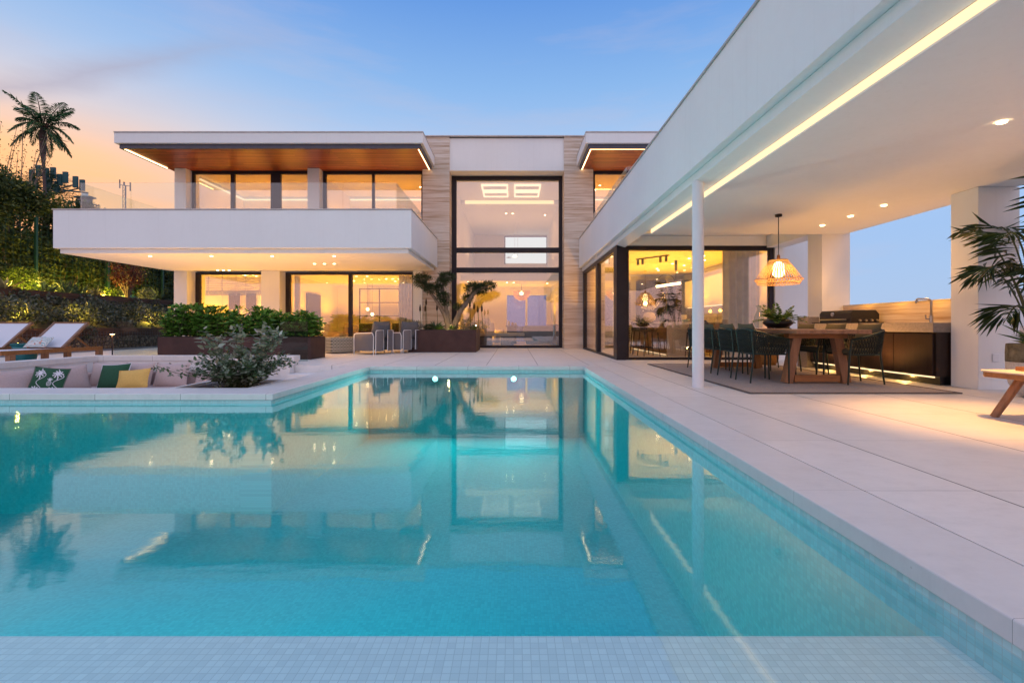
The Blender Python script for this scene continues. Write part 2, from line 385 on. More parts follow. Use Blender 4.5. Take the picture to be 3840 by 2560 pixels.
def printed(name, bg, c1, c2, sc):
    m, nt, o = mat(name); v = coords(nt, kind='Generated')
    w = nt.nodes.new('ShaderNodeTexWave'); w.wave_type = 'RINGS'; w.inputs['Scale'].default_value = sc; w.inputs['Distortion'].default_value = 9; w.inputs['Detail'].default_value = 1.2
    nt.links.new(v, w.inputs['Vector'])
    n2 = noise(nt, v, sc*2.2, 2)
    c = mixc(nt, ramp(nt, w.outputs[0], [(.80, (0,0,0)), (.88, (1,1,1))]), bg, c1)
    c = mixc(nt, ramp(nt, n2, [(.60, (0,0,0)), (.64, (1,1,1))]), c, c2)
    pbsdf(nt, o, c, .95); return m
M['coral'] = printed('coral_print', (.66, .64, .62), (.10, .36, .38), (.58, .22, .14), 3)
def lattice(name):
    m, nt, o = mat(name); v = coords(nt)
    s = N(nt, 'ShaderNodeSeparateXYZ', Vector=v)
    ck = lambda x, p: mathn(nt, 'ABSOLUTE', mathn(nt, 'SUBTRACT', mathn(nt, 'FRACT', mathn(nt, 'DIVIDE', x, p)), .5))
    a = mathn(nt, 'ADD', s.outputs[0], s.outputs[1]); z = s.outputs[2]
    d = mathn(nt, 'ADD', ck(a, .09), ck(z, .09))
    f = mathn(nt, 'MAXIMUM', mathn(nt, 'LESS_THAN', mathn(nt, 'ABSOLUTE', mathn(nt, 'SUBTRACT', d, .5)), .13), mathn(nt, 'LESS_THAN', ck(z, .09), .06))
    pbsdf(nt, o, mixc(nt, f, (.10, .10, .09), (.50, .47, .40)), .9); return m
M['lattice'] = lattice('woven_lattice_pattern')
def cordm():
    m, nt, o = mat('fine_cord'); v = coords(nt); s = N(nt, 'ShaderNodeSeparateXYZ', Vector=v)
    f = mathn(nt, 'FRACT', mathn(nt, 'MULTIPLY', mathn(nt, 'ADD', s.outputs[0], s.outputs[1]), 55))
    c = mixc(nt, mathn(nt, 'GREATER_THAN', f, .55), (.25, .23, .235), (.09, .08, .085)); pbsdf(nt, o, c, .85); return m
M['cord'] = cordm()
def shade():
    m, nt, o = mat('raffia_string')
    d = N(nt, 'ShaderNodeBsdfDiffuse', Color=(.60, .40, .19, 1)); t = N(nt, 'ShaderNodeBsdfTranslucent', Color=(.66, .42, .18, 1))
    x = N(nt, 'ShaderNodeMixShader', i0=.55, i1=d.outputs[0], i2=t.outputs[0]); nt.links.new(x.outputs[0], o.inputs[0]); return m
M['raffia'] = shade()
def art(name):
    m, nt, o = mat(name); v = coords(nt); a = noise(nt, v, 2.2, 5)
    pbsdf(nt, o, ramp(nt, a, [(.35, (.30, .36, .45)), (.5, (.10, .16, .26)), (.65, (.42, .46, .5))]), .4); return m
M['art'] = art('blue_panel')
# ------------------------------------------------------------------ camera, world, render settings
cam = bpy.data.cameras.new('camera'); co = bpy.data.objects.new('camera', cam); COL.objects.link(co)
co.location = (0, 0, .8); co.rotation_euler = (R(90), 0, 0)
cam.sensor_width = 36; cam.lens = 16.5; cam.shift_x = -.0017; cam.shift_y = -.0153
cam.clip_start = .05; cam.clip_end = 6000; S.camera = co
S.view_settings.view_transform = 'Standard'; S.view_settings.look = 'None'; S.view_settings.exposure = 0; S.view_settings.gamma = 1
S.render.engine = 'CYCLES'; S.cycles.use_denoising = True
S.cycles.max_bounces = 12; S.cycles.transparent_max_bounces = 16; S.cycles.diffuse_bounces = 4; S.cycles.glossy_bounces = 5
S.cycles.sample_clamp_indirect = 6; S.cycles.caustics_reflective = False; S.cycles.caustics_refractive = False

def world():
    w = bpy.data.worlds.new('World'); S.world = w; w.use_nodes = True; nt = w.node_tree; nt.nodes.clear()
    o = nt.nodes.new('ShaderNodeOutputWorld')
    tc = nt.nodes.new('ShaderNodeTexCoord'); d = tc.outputs['Generated']
    s = N(nt, 'ShaderNodeSeparateXYZ', Vector=d); z = s.outputs[2]
    base = ramp(nt, z, [(0, (.42, .57, .82)), (.16, (.36, .55, .88)), (.33, (.42, .60, .88)), (.45, (.25, .47, .84)), (.58, (.12, .31, .76)), (.75, (.34, .46, .82)), (1, (.42, .50, .82))])
    hz = N(nt, 'ShaderNodeVectorMath', _operation='NORMALIZE', i0=N(nt, 'ShaderNodeCombineXYZ', X=s.outputs[0], Y=s.outputs[1]).outputs[0])
    dl = N(nt, 'ShaderNodeVectorMath', _operation='DOT_PRODUCT', i0=hz.outputs[0], i1=(-.80, .60, 0))
    g1 = ramp(nt, dl.outputs['Value'], [(.70, (0,0,0)), (.84, (.22,.22,.22)), (.93, (.68,.68,.68)), (.99, (1,1,1))], 'B_SPLINE')
    g1z = ramp(nt, z, [(.14, (1,1,1)), (.27, (.92,.92,.92)), (.34, (.55,.55,.55)), (.42, (.18,.18,.18)), (.54, (0,0,0))], 'B_SPLINE')
    warm = ramp(nt, z, [(0, (1.08, .48, .32)), (.12, (1.15, .52, .24)), (.2, (1.28, .54, .15)), (.26, (1.22, .60, .22)), (.33, (.92, .66, .52)), (.42, (.62, .64, .72))])
    c = mixc(nt, mathn(nt, 'MULTIPLY', g1, g1z), base, warm)
    # pink glow of the sky opposite (behind the camera)
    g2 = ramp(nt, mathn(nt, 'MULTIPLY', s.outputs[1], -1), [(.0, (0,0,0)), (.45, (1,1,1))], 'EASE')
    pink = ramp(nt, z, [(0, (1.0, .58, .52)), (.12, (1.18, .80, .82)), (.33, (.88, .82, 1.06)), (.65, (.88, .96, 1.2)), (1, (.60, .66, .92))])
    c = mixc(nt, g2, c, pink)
    # thin streaks of cloud
    cl = noise(nt, coords(nt, (1.2, .8, 7), 'Generated', (0, R(-7), 0)), 1.9, 6, .6)
    cf = mathn(nt, 'MULTIPLY', ramp(nt, cl, [(.50, (0,0,0)), (.70, (1,1,1))]), .26)
    c = mixc(nt, cf, c, (.58, .53, .64))
    # one long grey-violet wisp low in the west
    az = mathn(nt, 'DIVIDE', s.outputs[0], mathn(nt, 'MAXIMUM', s.outputs[1], .05))
    wn = noise(nt, coords(nt, (2.5, 2.5, 9), 'Generated'), 2.2, 5, .6)
    dz = mathn(nt, 'SUBTRACT', z, mathn(nt, 'ADD', mathn(nt, 'MULTIPLY_ADD', az, .265, .612), mathn(nt, 'MULTIPLY', mathn(nt, 'SUBTRACT', wn, .5), .05)))
    st = mathn(nt, 'SUBTRACT', 1, mathn(nt, 'DIVIDE', mathn(nt, 'ABSOLUTE', dz), .034), None, True)
    al = ramp(nt, mathn(nt, 'MULTIPLY', az, -1), [(.45, (0,0,0)), (.85, (1,1,1)), (1.0, (.9,.9,.9))])
    wf = mathn(nt, 'MULTIPLY', mathn(nt, 'MULTIPLY', mathn(nt, 'POWER', st, 1.5), al), mathn(nt, 'GREATER_THAN', s.outputs[1], 0))
    c = mixc(nt, mathn(nt, 'MULTIPLY', wf, .62), c, (.40, .38, .50))
    sky = nt.nodes.new('ShaderNodeTexSky'); sky.sky_type = 'NISHITA'; sky.sun_disc = False
    sky.sun_elevation = R(1.5); sky.sun_rotation = R(-53)
    ns = N(nt, 'ShaderNodeVectorMath', _operation='SCALE', i0=sky.outputs[0]); ns.inputs['Scale'].default_value = .02
    c2 = N(nt, 'ShaderNodeVectorMath', _operation='ADD', i0=c, i1=ns.outputs[0])
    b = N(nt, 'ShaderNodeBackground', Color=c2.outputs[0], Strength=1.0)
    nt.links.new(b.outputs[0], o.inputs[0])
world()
def lamp(name, loc, power, col=WARM, r=.03, parent=None, kind='POINT', spot=110, blend=.6, rot=None, size=None):
    l = bpy.data.lights.new(name, kind); l.energy = power; l.color = col
    o = bpy.data.objects.new(name, l); COL.objects.link(o)
    if kind == 'AREA':
        l.shape = 'RECTANGLE'; l.size, l.size_y = size
    else: l.shadow_soft_size = r
    if kind == 'SPOT': l.spot_size = R(spot); l.spot_blend = blend
    if rot: o.rotation_euler = rot
    o.location = Vector(loc)
    if parent is not None: o.parent = parent; o.location = Vector(loc) - woff(parent)
    return o
sun = bpy.data.lights.new('sun', 'SUN'); sun.energy = .25; sun.angle = R(20); sun.color = (1, .62, .45)
so = bpy.data.objects.new('sun', sun); COL.objects.link(so)
so.rotation_euler = Vector((.78, -.58, -.12)).to_track_quat('-Z', 'Y').to_euler()

# ------------------------------------------------------------------ ground, terrace, pool
NE = -1.4      # pool floor
struct('ground', MB().box(-900, 900, -300, 2500, -3.2, -3), M['ground'])
b = MB()
hp = [(-1500, 0), (-1100, 260), (-860, 120), (-640, 40), (-420, -5)]
def hillfn(i, j):
    x = -1500 + i*1100; y = 1150 + j*500
    h = 250*max(0, 1-abs((x+1330)/640))**1.1 * math.sin(math.pi*min(1, .15+j*.85)) + 6*math.sin(i*31)+4*math.sin(i*77)
    return (x, y, -6 + max(0, h))
b.grid(hillfn, 60, 12); struct('hills', b, M['hill'], smooth=True)
WL = -.107
# terraces as slabs around the pool
struct('terrace', MB().box(1.706, 9.5, -1.2, 11.0, -.4, 0), M['tiles'])
struct('terrace_far', MB().box(-8.43, 1.70, 9.52, 17.2, -.4, 0).box(1.70, 9.5, 11.0, 17.2, -.4, 0).box(-14.0, -8.68, -1.2, 17.2, -.4, 0).box(-8.68, -8.43, 9.75, 17.2, -.4, 0).box(-14, -11.6, 17.2, 34, -.4, 0), M['tiles_far'])
struct('pool_coping', MB().box(1.36, 1.696, -1.2, 9.196, -.07, .003), M['coping_y'], bevel=.006)
struct('pool_coping_far', MB().box(-3.36, 1.696, 9.20, 9.516, -.07, .003), M['coping_x'], bevel=.006)
struct('pool_coping_short', MB().prism([(-8.43, 5.49), (-2.82, 5.49), (-2.82, 9.196), (-3.34, 9.196), (-3.34, 6.03), (-8.43, 6.03)], -.07, .003), M['coping_x'], bevel=.006)
# basin
struct('pool_floor', MB().box(-8.6, 1.6, 1.4, 9.4, NE-.2, NE), M['mos_xy'])
struct('pool_ledge', MB().box(-8.6, 1.385, -.9, 1.52, NE+.002, -.2), M['mos_ledge'], bevel=.008)
struct('pool_end_wall', MB().box(-2.84, 1.38, 9.22, 9.5, NE, -.072).box(-8.4, -3.0, 5.51, 6.0, NE, -.072), M['mos_xz'])
struct('pool_side_wall', MB().box(1.38, 1.68, -1.2, 9.21, NE, -.072).box(-3.2, -2.84, 5.5, 9.215, NE, -.072).box(-8.7, -8.4, -1.2, 5.505, NE, -.072), M['mos_yz'])
struct('pool_outer_wall', MB().box(-8.7, 1.69, -1.15, -.9, NE, -.11), M['white_stone'])
struct('water', MB().prism([(-8.41, -.91), (1.39, -.91), (1.39, 9.23), (-2.85, 9.23), (-2.85, 5.52), (-8.41, 5.52)], NE-.05, WL), M['water'])
for i, x in enumerate((-1.54, .0)):
    t = thing('pool_light', (x, 9.2, -.24), ['round underwater pool light on the end wall, below the olive planter', 'round underwater pool light on the end wall, below the tall window'][i], 'pool light', 'pool lights')
    ring = MB(); ring.lathe([(.085, 0), (.085, .03), (.055, .03), (.055, 0)], n=20, cap=False).xf(Matrix.Translation((x, 9.215, -.24)) @ Matrix.Rotation(R(90), 4, 'X')); ring.build('bezel', M['steel'], t)
    ln = MB(); ln.lathe([(.054, .0), (.054, .006), (.034, .02)], n=20).xf(Matrix.Translation((x, 9.215, -.24)) @ Matrix.Rotation(R(90), 4, 'X')); ln.build('lens', M['poollamp'], t)
    lamp('pool_lamp_or_fill', (x, 9.14, -.26), 45, (.95, 1, .92), .04, t, 'AREA', rot=(R(80), 0, R(180)), size=(.1, .1))

# ------------------------------------------------------------------ the house
H = thing('house', (0, 16.5, 0), 'white two-storey modern house with travertine piers, wooden eaves and a long covered terrace wing', 'house')
def hpart(name, mb, m, **k): return mb.build(name, M[m], H, **k)
def window(name, fr, panes, gm='window', fm='frame'):
    w = fr.build(name, M[fm], H, bevel=.004)
    for p in panes: MB().box(*p).build('pane', M[gm], w)
    return w
hpart('travertine_pier', MB().box(-3.17, -2.235, 16.3, 17.3, 0, 7.36), 'travertine')
hpart('travertine_pier', MB().box(1.75, 2.76, 16.3, 17.3, 0, 7.36), 'travertine')
hpart('header_panel', MB().box(-2.235, 1.75, 16.36, 16.95, 6.2, 7.33), 'stucco')
hpart('wall_cap', MB().box(-3.2, 2.79, 16.27, 17.35, 7.362, 7.40), 'metal_cap')
# tall hall window
f = MB().box(-2.233, -2.07, 16.92, 17.08, 0, 6.198).box(1.63, 1.748, 16.92, 17.08, 0, 6.198)
for z0, z1 in ((0, .09), (2.72, 2.90), (3.44, 3.62), (6.06, 6.198)): f.box(-2.07, 1.63, 16.93, 17.07, z0, z1)
f.box(-2.07, 1.63, 16.90, 16.928, 3.50, 3.56)
window('hall_window', f, [(-2.07, 1.63, 16.99, 17.01, a, c) for a, c in ((.09, 2.72), (2.90, 3.44), (3.62, 6.06))])
# roofs
def roof(x0, x1, tx0, tx1, leds):
    r = hpart('roof', MB().box(x0, x1, 14.24, 24, 6.34, 6.66), 'stucco', bevel=.01)
    MB().box(x0-.01, x1+.01, 14.22, 24.02, 6.661, 6.69).build('roof_edge', M['metal_cap'], r)
    t = MB().box(tx0, tx1, 14.33, 14.40, 6.21, 6.338)
    t.box(tx0, tx0+.07, 14.402, 16.25, 6.21, 6.338); t.box(tx1-.07, tx1, 14.402, 16.25, 6.21, 6.338)
    t.build('eaves_trim', M['trim'], r)
    MB().box(tx0+.075, tx1-.075, 14.405, 16.9, 6.235, 6.336).build('wooden_soffit', M['soffit'], r)
    for a in leds: MB().box(*a).build('light_strip', M['led_eaves'], r)
roof(-12.13, -2.755, -12.04, -2.84, [(-11.965, -11.940, 14.42, 16.19, 6.212, 6.234), (-2.940, -2.915, 14.42, 16.28, 6.212, 6.234)])
roof(2.19, 7.6, 2.28, 7.5, [(2.355, 2.380, 14.46, 16.28, 6.212, 6.234), (2.355, 7.4, 14.41, 14.435, 6.212, 6.234)])
# pillars
for x0, x1, z0, z1 in ((-11.71, -11.32, 2.96, 6.23), (-7.12, -6.71, 2.96, 6.23), (-11.73, -11.28, 0, 2.72), (-8.72, -8.085, 0, 2.72), (-3.48, -3.172, 0, 2.72)):
    hpart('pillar', MB().box(x0, x1, 16.2, 16.72 if z0 == 0 else 16.62, z0, z1), 'stucco')
# balcony
b = MB().box(-11.93, -2.65, 12.15, 12.40, 2.81, 3.80).box(-11.93, -11.68, 12.40, 16.25, 2.81, 3.80).box(-2.90, -2.65, 12.40, 16.295, 2.81, 3.80)
b.box(-11.84, -2.75, 12.25, 16.19, 2.69, 2.808).box(-11.679, -2.901, 12.401, 16.19, 2.81, 2.95)
bal = hpart('balcony', b, 'stucco', bevel=.008)
MB().box(-11.95, -2.63, 12.13, 12.42, 3.802, 3.825).box(-11.95, -11.66, 12.422, 16.25, 3.802, 3.825).box(-2.92, -2.63, 12.422, 16.295, 3.802, 3.825).build('parapet_cap', M['metal_cap'], bal)
xs = [-11.70, -10.33, -8.90, -7.52, -6.04, -4.61, -3.175]
for a, c in zip(xs[:-1], xs[1:]): MB().box(a+.006, c-.006, 12.66, 12.682, 3.1, 4.655).build('railing_panel', M['rail'], bal)
for x in (-11.70, -3.175):
    for a, c in ((12.70, 14.0), (14.012, 15.3), (15.312, 16.19)): MB().box(x-.011, x+.011, a, c, 3.1, 4.655).build('railing_panel', M['rail'], bal)
# upper glazing
def upper(x0, x1, muls, wide=()):
    f = MB().box(x0, x1, 16.50, 16.60, 6.13, 6.234).box(x0, x1, 16.50, 16.60, 2.96, 3.03)
    cuts = [x0]
    for a, c in muls: f.box(a, c, 16.50, 16.60, 3.03, 6.13); cuts += [a, c]
    cuts = cuts[1:] ; ps = [(cuts[i], cuts[i+1], 16.545, 16.56, 3.03, 6.13) for i in range(1, len(cuts)-1, 2)]
    window('upstairs_window', f, ps)
upper(-11.318, -7.122, [(-11.318, -11.24), (-9.96, -9.83), (-8.55, -8.20), (-7.17, -7.122)])
upper(-6.708, -3.172, [(-6.708, -6.60), (-4.99, -4.90), (-3.25, -3.172)])
upper(2.762, 7.4, [(2.762, 2.86), (5.0, 5.1), (7.3, 7.4)])
# ground floor glazing
def ground(name, x0, x1, muls, ztop=2.69):
    f = MB().box(x0, x1, 16.62, 16.74, 2.61, ztop).box(x0, x1, 16.62, 16.74, 0, .06)
    cuts = []
    for a, c in muls: f.box(a, c, 16.62, 16.74, .06, 2.61); cuts += [a, c]
    return window(name, f, [(cuts[i], cuts[i+1], 16.67, 16.685, .06, 2.61) for i in range(1, len(cuts)-1, 2)])
ground('bathroom_window', -11.278, -8.722, [(-11.278, -11.13), (-8.80, -8.722)])
ground('living_room_window', -8.083, -3.482, [(-8.083, -7.93), (-5.86, -5.73), (-3.59, -3.482)])
# rooms: thin shells open to the front
def room(x0, x1, y0, y1, z0, z1, m='plaster', fl='floor_in', back=True, t=.06):
    w = MB().box(x0-t, x0, y0, y1, z0, z1).box(x1, x1+t, y0, y1, z0, z1).box(x0-t, x1+t, y0, y1+t, z1+.001, z1+t)
    if back: w.box(x0, x1, y1, y1+t, z0, z1)
    r = hpart('interior_wall', w, m)
    MB().box(x0, x1, y0, y1, z0-.05, z0+.004).build('interior_floor', M[fl], r)
    return r
room(-11.27, -8.45, 16.76, 18.1, .0, 2.66)
room(-8.25, -3.32, 16.76, 22.0, .0, 2.66)
room(-11.3, -7.06, 16.62, 19.6, 2.98, 6.18); room(-6.85, -3.1, 16.62, 19.6, 2.98, 6.18); room(2.84, 7.3, 16.62, 19.6, 2.98, 6.18)
def lit(x, y, z, p, r=.03, nm='downlight', soff=True):
    d = MB().lathe([(.034, 0), (.034, .012), (.022, .014)], (x, y, z-.014), 14).build(nm, M['downlight'], H)
    lamp('downlight_lamp', (x, y, z-.03), p*2.2, WARM, .025, H, 'SPOT', 130, .7); return d
def up(nm, x, y, z, p, c=None, par=None): return lamp(nm, (x, y, z), p, c or AMB, .12, par or H, 'SPOT', 150, .5, (R(180), 0, 0))  # bare upward spot with no fitting, for added fill light
AMB = (1, .46, .03)
def strip(a, m='led', nm='light_strip'): return hpart(nm, MB().box(*a), m)
# upstairs cove lights
strip((-11.25, -7.1, 19.50, 19.56, 6.02, 6.06)); strip((-11.25, -11.19, 16.8, 19.49, 6.02, 6.06)); strip((-6.8, -3.15, 19.50, 19.56, 6.02, 6.06)); strip((2.9, 7.25, 19.50, 19.56, 6.02, 6.06))
AMB = (1, .46, .03)
for x in (-10.2, -8.6, -6.1, -4.2, 3.6, 5.6): up('upstairs_fill', x, 18.2, 4.0, 150, (1, .38, .02))  # added upward fill, no fitting, turns the upstairs ceilings amber
for x, y in ((-7.55, 18.2), (-7.42, 18.6), (-3.62, 18.2), (-3.5, 18.6), (3.3, 18.0), (3.22, 18.6)): lit(x, y, 6.18, 6)
# balcony soffit downlights
for x in (-9.86, -8.2, -6.55, -4.87): lit(x, 12.73, 2.69, 11)
for x in (-6.07, -5.77, -5.47): lit(x, 14.3, 2.69, 11)
for x in (-10.06, -9.87, -9.67): lit(x, 15.95, 2.69, 3)
# rooms downstairs
for x, y in ((-7.2, 18.0), (-4.4, 18.0), (-7.2, 20.6), (-4.4, 20.6)): up('room_fill', x, y, .9, 200, (1, .42, .02))  # added fill without fittings, lights the living room ceiling
for x, y in ((-5.9, 17.6), (-5.5, 17.6), (-5.05, 18.6), (-4.8, 18.6), (-4.55, 18.6), (-6.6, 19.4), (-4.95, 19.6)): lit(x, y, 2.66, 4)
up('room_fill', -10.6, 17.55, .9, 170); up('room_fill', -9.2, 17.6, .9, 170)  # added bathroom fill, no fitting
for x, y in ((-9.9, 17.3), (-9.6, 17.5), (-9.3, 17.7)): lit(x, y, 2.66, 4)
# hall: double height, gallery behind
hw = MB().box(-2.36, -2.25, 17.1, 27, 0, 6.4).box(1.9, 2.0, 17.1, 27, 0, 6.4).box(-2.25, 1.9, 17.1, 19.85, 6.1, 6.4).box(-2.25, 1.9, 19.9, 27, 5.94, 6.3)
hw.box(-2.25, 1.9, 26.7, 26.8, 2.95, 5.94).box(-2.25, 1.9, 19.85, 26.69, 2.70, 2.95)
hw.box(-2.25, -.4, 24.0, 24.1, 0, 2.70).box(1.72, 1.9, 24.0, 24.1, 0, 2.70).box(-.4, 1.72, 24.0, 24.1, 2.42, 2.70)
hr = hpart('interior_wall', hw, 'plaster')
MB().box(-2.25, 1.9, 17.09, 26.7, -.05, .004).build('interior_floor', M['floor_in'], hr)
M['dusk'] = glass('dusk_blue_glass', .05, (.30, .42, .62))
gd = MB().box(-.4, -.35, 24.02, 24.08, 0, 2.42).box(1.67, 1.72, 24.02, 24.08, 0, 2.42).box(.60, .70, 24.02, 24.08, 0, 2.42).box(-.35, .60, 24.02, 24.08, 2.36, 2.42).box(.70, 1.67, 24.02, 24.08, 2.36, 2.42)
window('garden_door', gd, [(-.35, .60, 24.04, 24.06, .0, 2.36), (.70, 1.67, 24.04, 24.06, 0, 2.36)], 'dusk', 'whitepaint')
strip((-2.06, 1.69, 19.855, 19.895, 5.96, 6.09), 'led_soft')
for x in (-1.22, .02):
    for y in (17.55, 18.45):
        f = MB().box(x, x+1.0, y, y+.05, 6.02, 6.098).box(x, x+1.0, y+.62, y+.67, 6.02, 6.098).box(x, x+.05, y+.05, y+.62, 6.02, 6.098).box(x+.95, x+1.0, y+.05, y+.62, 6.02, 6.098)
        s = f.build('skylight', M['led'], H); MB().box(x+.052, x+.948, y+.052, y+.618, 6.07, 6.097).build('skylight_diffuser', M['plaster'], s)
for x, y in ((-.35, 21.5), (-.05, 21.5), (1.45, 21.8)): lit(x, y, 5.94, 8)
hpart('gallery_window', MB().box(-.47, 1.85, 26.66, 26.69, 4.35, 5.82), 'panel')
hpart('gallery_window_frame', MB().box(-.53, -.47, 26.62, 26.69, 4.29, 5.88).box(1.85, 1.89, 26.62, 26.69, 4.29, 5.88).box(-.47, 1.85, 26.62, 26.69, 5.82, 5.88), 'trim')
HALL = (1, .58, .30)
for x in (-1.2, .9): up('hall_fill', x, 18.4, 3.2, 60, HALL); up('gallery_fill', x, 22.5, 3.6, 60, HALL); up('hall_fill', x, 21.8, .9, 165); up('hall_fill', x, 19.3, .15, 110)  # added upward fill for hall and gallery, no fittings
for x, y in ((-.3, 20.6), (0, 20.6), (1.5, 21.0), (-2.0, 20.3), (-1.85, 20.3)): lit(x, y, 2.70, 4)
strip((1.2, 1.86, 17.5, 17.56, .02, .05), 'led')
# ------------------------------------------------------------------ covered terrace wing (part of the house)
b = MB().box(2.27, 2.52, -1.2, 16.295, 2.80, 3.80).box(2.521, 6.45, -1.2, 11.25, 2.90, 3.2)
b.add([(2.37, -1.2, 2.69), (2.598, -1.2, 2.625), (2.598, 16.29, 2.625), (2.37, 16.29, 2.69), (2.37, -1.2, 2.798), (2.598, -1.2, 2.798), (2.598, 16.29, 2.798), (2.37, 16.29, 2.798)], [(0,3,2,1),(4,5,6,7),(0,1,5,4),(1,2,6,5),(2,3,7,6),(3,0,4,7)])
hpart('canopy', b, 'stucco', bevel=.006)
hpart('parapet_cap', MB().box(2.25, 2.54, -1.2, 16.295, 3.802, 3.825), 'metal_cap')
hpart('canopy_ceiling', MB().box(2.61, 6.3, -1.2, 8.93, 2.54, 2.72).box(2.66, 6.3, -1.2, 8.9, 2.721, 2.898), 'stucco')
strip((2.600, 2.609, -1.2, 8.9, 2.556, 2.622), 'led')
for a, c in ((11.4, 12.7), (12.712, 14.0), (14.012, 15.3), (15.312, 16.19)): hpart('railing_panel', MB().box(2.74, 2.762, a, c, 3.25, 4.655), 'rail')
hpart('railing_panel', MB().box(2.77, 4.2, 11.36, 11.382, 3.25, 4.655), 'rail')
hpart('canopy_floor', MB().box(2.53, 7.7, 11.3, 16.29, 2.98, 3.2), 'stucco')
CP = hpart('pillar', MB().box(5.86, 6.39, 8.92, 9.35, 0, 2.895), 'stucco')
PP = hpart('pillar', MB().box(5.81, 6.33, 5.87, 6.24, 0, 2.538), 'stucco', bevel=.006)
hpart('socket', MB().box(5.98, 6.06, 5.855, 5.868, .35, .45), 'whitepaint', bevel=.004)
hpart('column', MB().lathe([(.073, 0), (.073, 2.688)], (2.415, 6.15, 0), 28), 'whitepaint', smooth=False)
b = MB().box(6.10, 6.30, 10.95, 11.3, 0, 2.895).box(6.301, 7.75, 11.1, 11.4, 0, 2.97).box(2.62, 6.099, 10.98, 11.25, 2.675, 2.895).box(5.9, 6.3, 9.36, 10.94, 2.62, 2.89)
hpart('wall', b, 'stucco')
# kitchen glazing: front and side, corner post
f = MB().box(2.40, 2.625, 10.95, 11.3, 0, 2.685).box(2.625, 6.0, 11.0, 11.12, 2.57, 2.672).box(2.625, 6.0, 11.0, 11.12, 0, .06).box(6.0, 6.098, 11.0, 11.12, 0, 2.672).box(2.625, 2.70, 11.0, 11.12, .06, 2.57)
window('kitchen_window', f, [(2.70, 6.0, 11.05, 11.065, .06, 2.57)])
f = MB().box(2.40, 2.52, 11.3, 16.28, 2.58, 2.685).box(2.40, 2.52, 11.3, 16.28, 0, .05).box(2.40, 2.52, 13.5, 13.78, .05, 2.58).box(2.40, 2.52, 16.1, 16.28, .05, 2.58)
window('kitchen_side_window', f, [(2.455, 2.47, 11.3, 13.5, .05, 2.58), (2.455, 2.47, 13.78, 16.1, .05, 2.58)])
b = MB().box(6.35, 6.45, 11.42, 17.5, 0, 2.675).box(2.6, 6.45, 17.5, 17.6, 0, 2.675).box(2.54, 6.44, 11.27, 17.5, 2.68, 2.80).box(2.77, 2.9, 16.6, 17.45, 0, 2.67)
kr = hpart('interior_wall', b, 'plaster'); MB().box(2.53, 6.34, 11.13, 17.49, -.05, .004).build('interior_floor', M['floor_in'], kr)
for x, y in ((3.2, 12.6), (5.2, 12.6), (3.2, 15.2), (5.0, 15.2)): up('kitchen_fill', x, y, .95, 240)  # added upward fill for the kitchen, no fittings
for x, y in ((5.5, 12.0), (5.1, 12.6), (4.9, 13.1), (5.45, 13.4), (4.8, 14.2), (5.3, 14.6), (4.7, 15.4), (4.9, 15.9)): lit(x, y, 2.68, 4)
# canopy ceiling downlights
lit(4.16, 4.0, 2.54, .2); lamp('terrace_spot', (4.16, 4.0, 2.5), 430, WARM, .03, H, 'SPOT', 66, .85)
for y in (6.77, 7.44, 8.12): lit(5.34, y, 2.54, 14)
lit(4.16, 1.2, 2.54, 30); lit(5.34, 4.6, 2.54, 14); lit(5.34, 2.6, 2.54, 24)

for x in (-9.9, -8.2, -6.5, -4.9): up('planter_light_or_fill', x, 12.4, .15, 120, WARM)  # added fill hidden behind the long planter, warms the balcony soffit
up('balcony_soffit_fill', -7.3, 15.6, .1, 40, WARM); up('balcony_soffit_fill', -10.2, 15.4, .1, 40, WARM)  # more added fill at floor level for the balcony soffit
for y in (7.0, 8.2): up('canopy_fill', 5.25, y, .12, 60, WARM)  # added fill near the floor, warms the canopy ceiling
for x in (-7.2, -5.6, -4.0, -2.4, -.9):  # added fill on the unseen near wall, brightens the water
    lamp('pool_lamp_or_fill', (x, 1.56, -.55), 19, (.92, 1, .95), .04, None, 'AREA', rot=(R(80), 0, 0), size=(.14, .14))
for x in (-10.4, -8.6, -6.4, -4.4): up('eaves_fill', x, 14.6, 3.0, 18, WARM)  # added fill behind the parapet, brightens the wooden eaves
up('eaves_fill', 3.6, 14.9, 3.25, 22, WARM)  # same added fill below the right-hand eaves
# ------------------------------------------------------------------ helpers for soft things
def pillow_mb(w, h, t, p=2.6):
    b = MB()
    for s in (-1, 1):
        def fn(i, j, s=s):
            x = 2*i-1; z = 2*j-1
            k = (max(0, 1-abs(x)**p)*max(0, 1-abs(z)**p))**.55
            e = 1-.05*(1-abs(x)**6) if False else 1
            px = x*w/2*(1-.07*(1-z*z)); pz = z*h/2*(1-.07*(1-x*x))
            return (px, s*k*t/2, pz)
        b.grid(fn, 14, 14)
    return b
def pillow(name, w, h, t, loc, rot, m, label, cat='cushion', group=None, piping=None):
    b = pillow_mb(w, h, t)
    o = bpy.data.objects.new(name, None) if False else None
    o = solo(name, b, M[m], label, cat, group, smooth=True)
    o.location = loc; o.rotation_euler = tuple(R(a) for a in rot)
    if piping:
        e = []
        for k in range(65):
            a = k/16; q = int(a) % 4; f = a-int(a)
            x, z = [(-1+2*f, -1), (1, -1+2*f), (1-2*f, 1), (-1, 1-2*f)][q]
            e.append((x*w/2*(1-.07*(1-z*z)), 0, z*h/2*(1-.07*(1-x*x))))
        MB().tube(e, .008, 6, cap=False).build('piping', M[piping], o, local=True)
    return o
def rbox(name, a, m, parent=None, bev=.03, label=None, cat=None, group=None, local=False):
    o = MB().box(*a).build(name, M[m], parent, local=local, bevel=bev, smooth=False)
    if label: tag(o, label, cat, group)
    return o

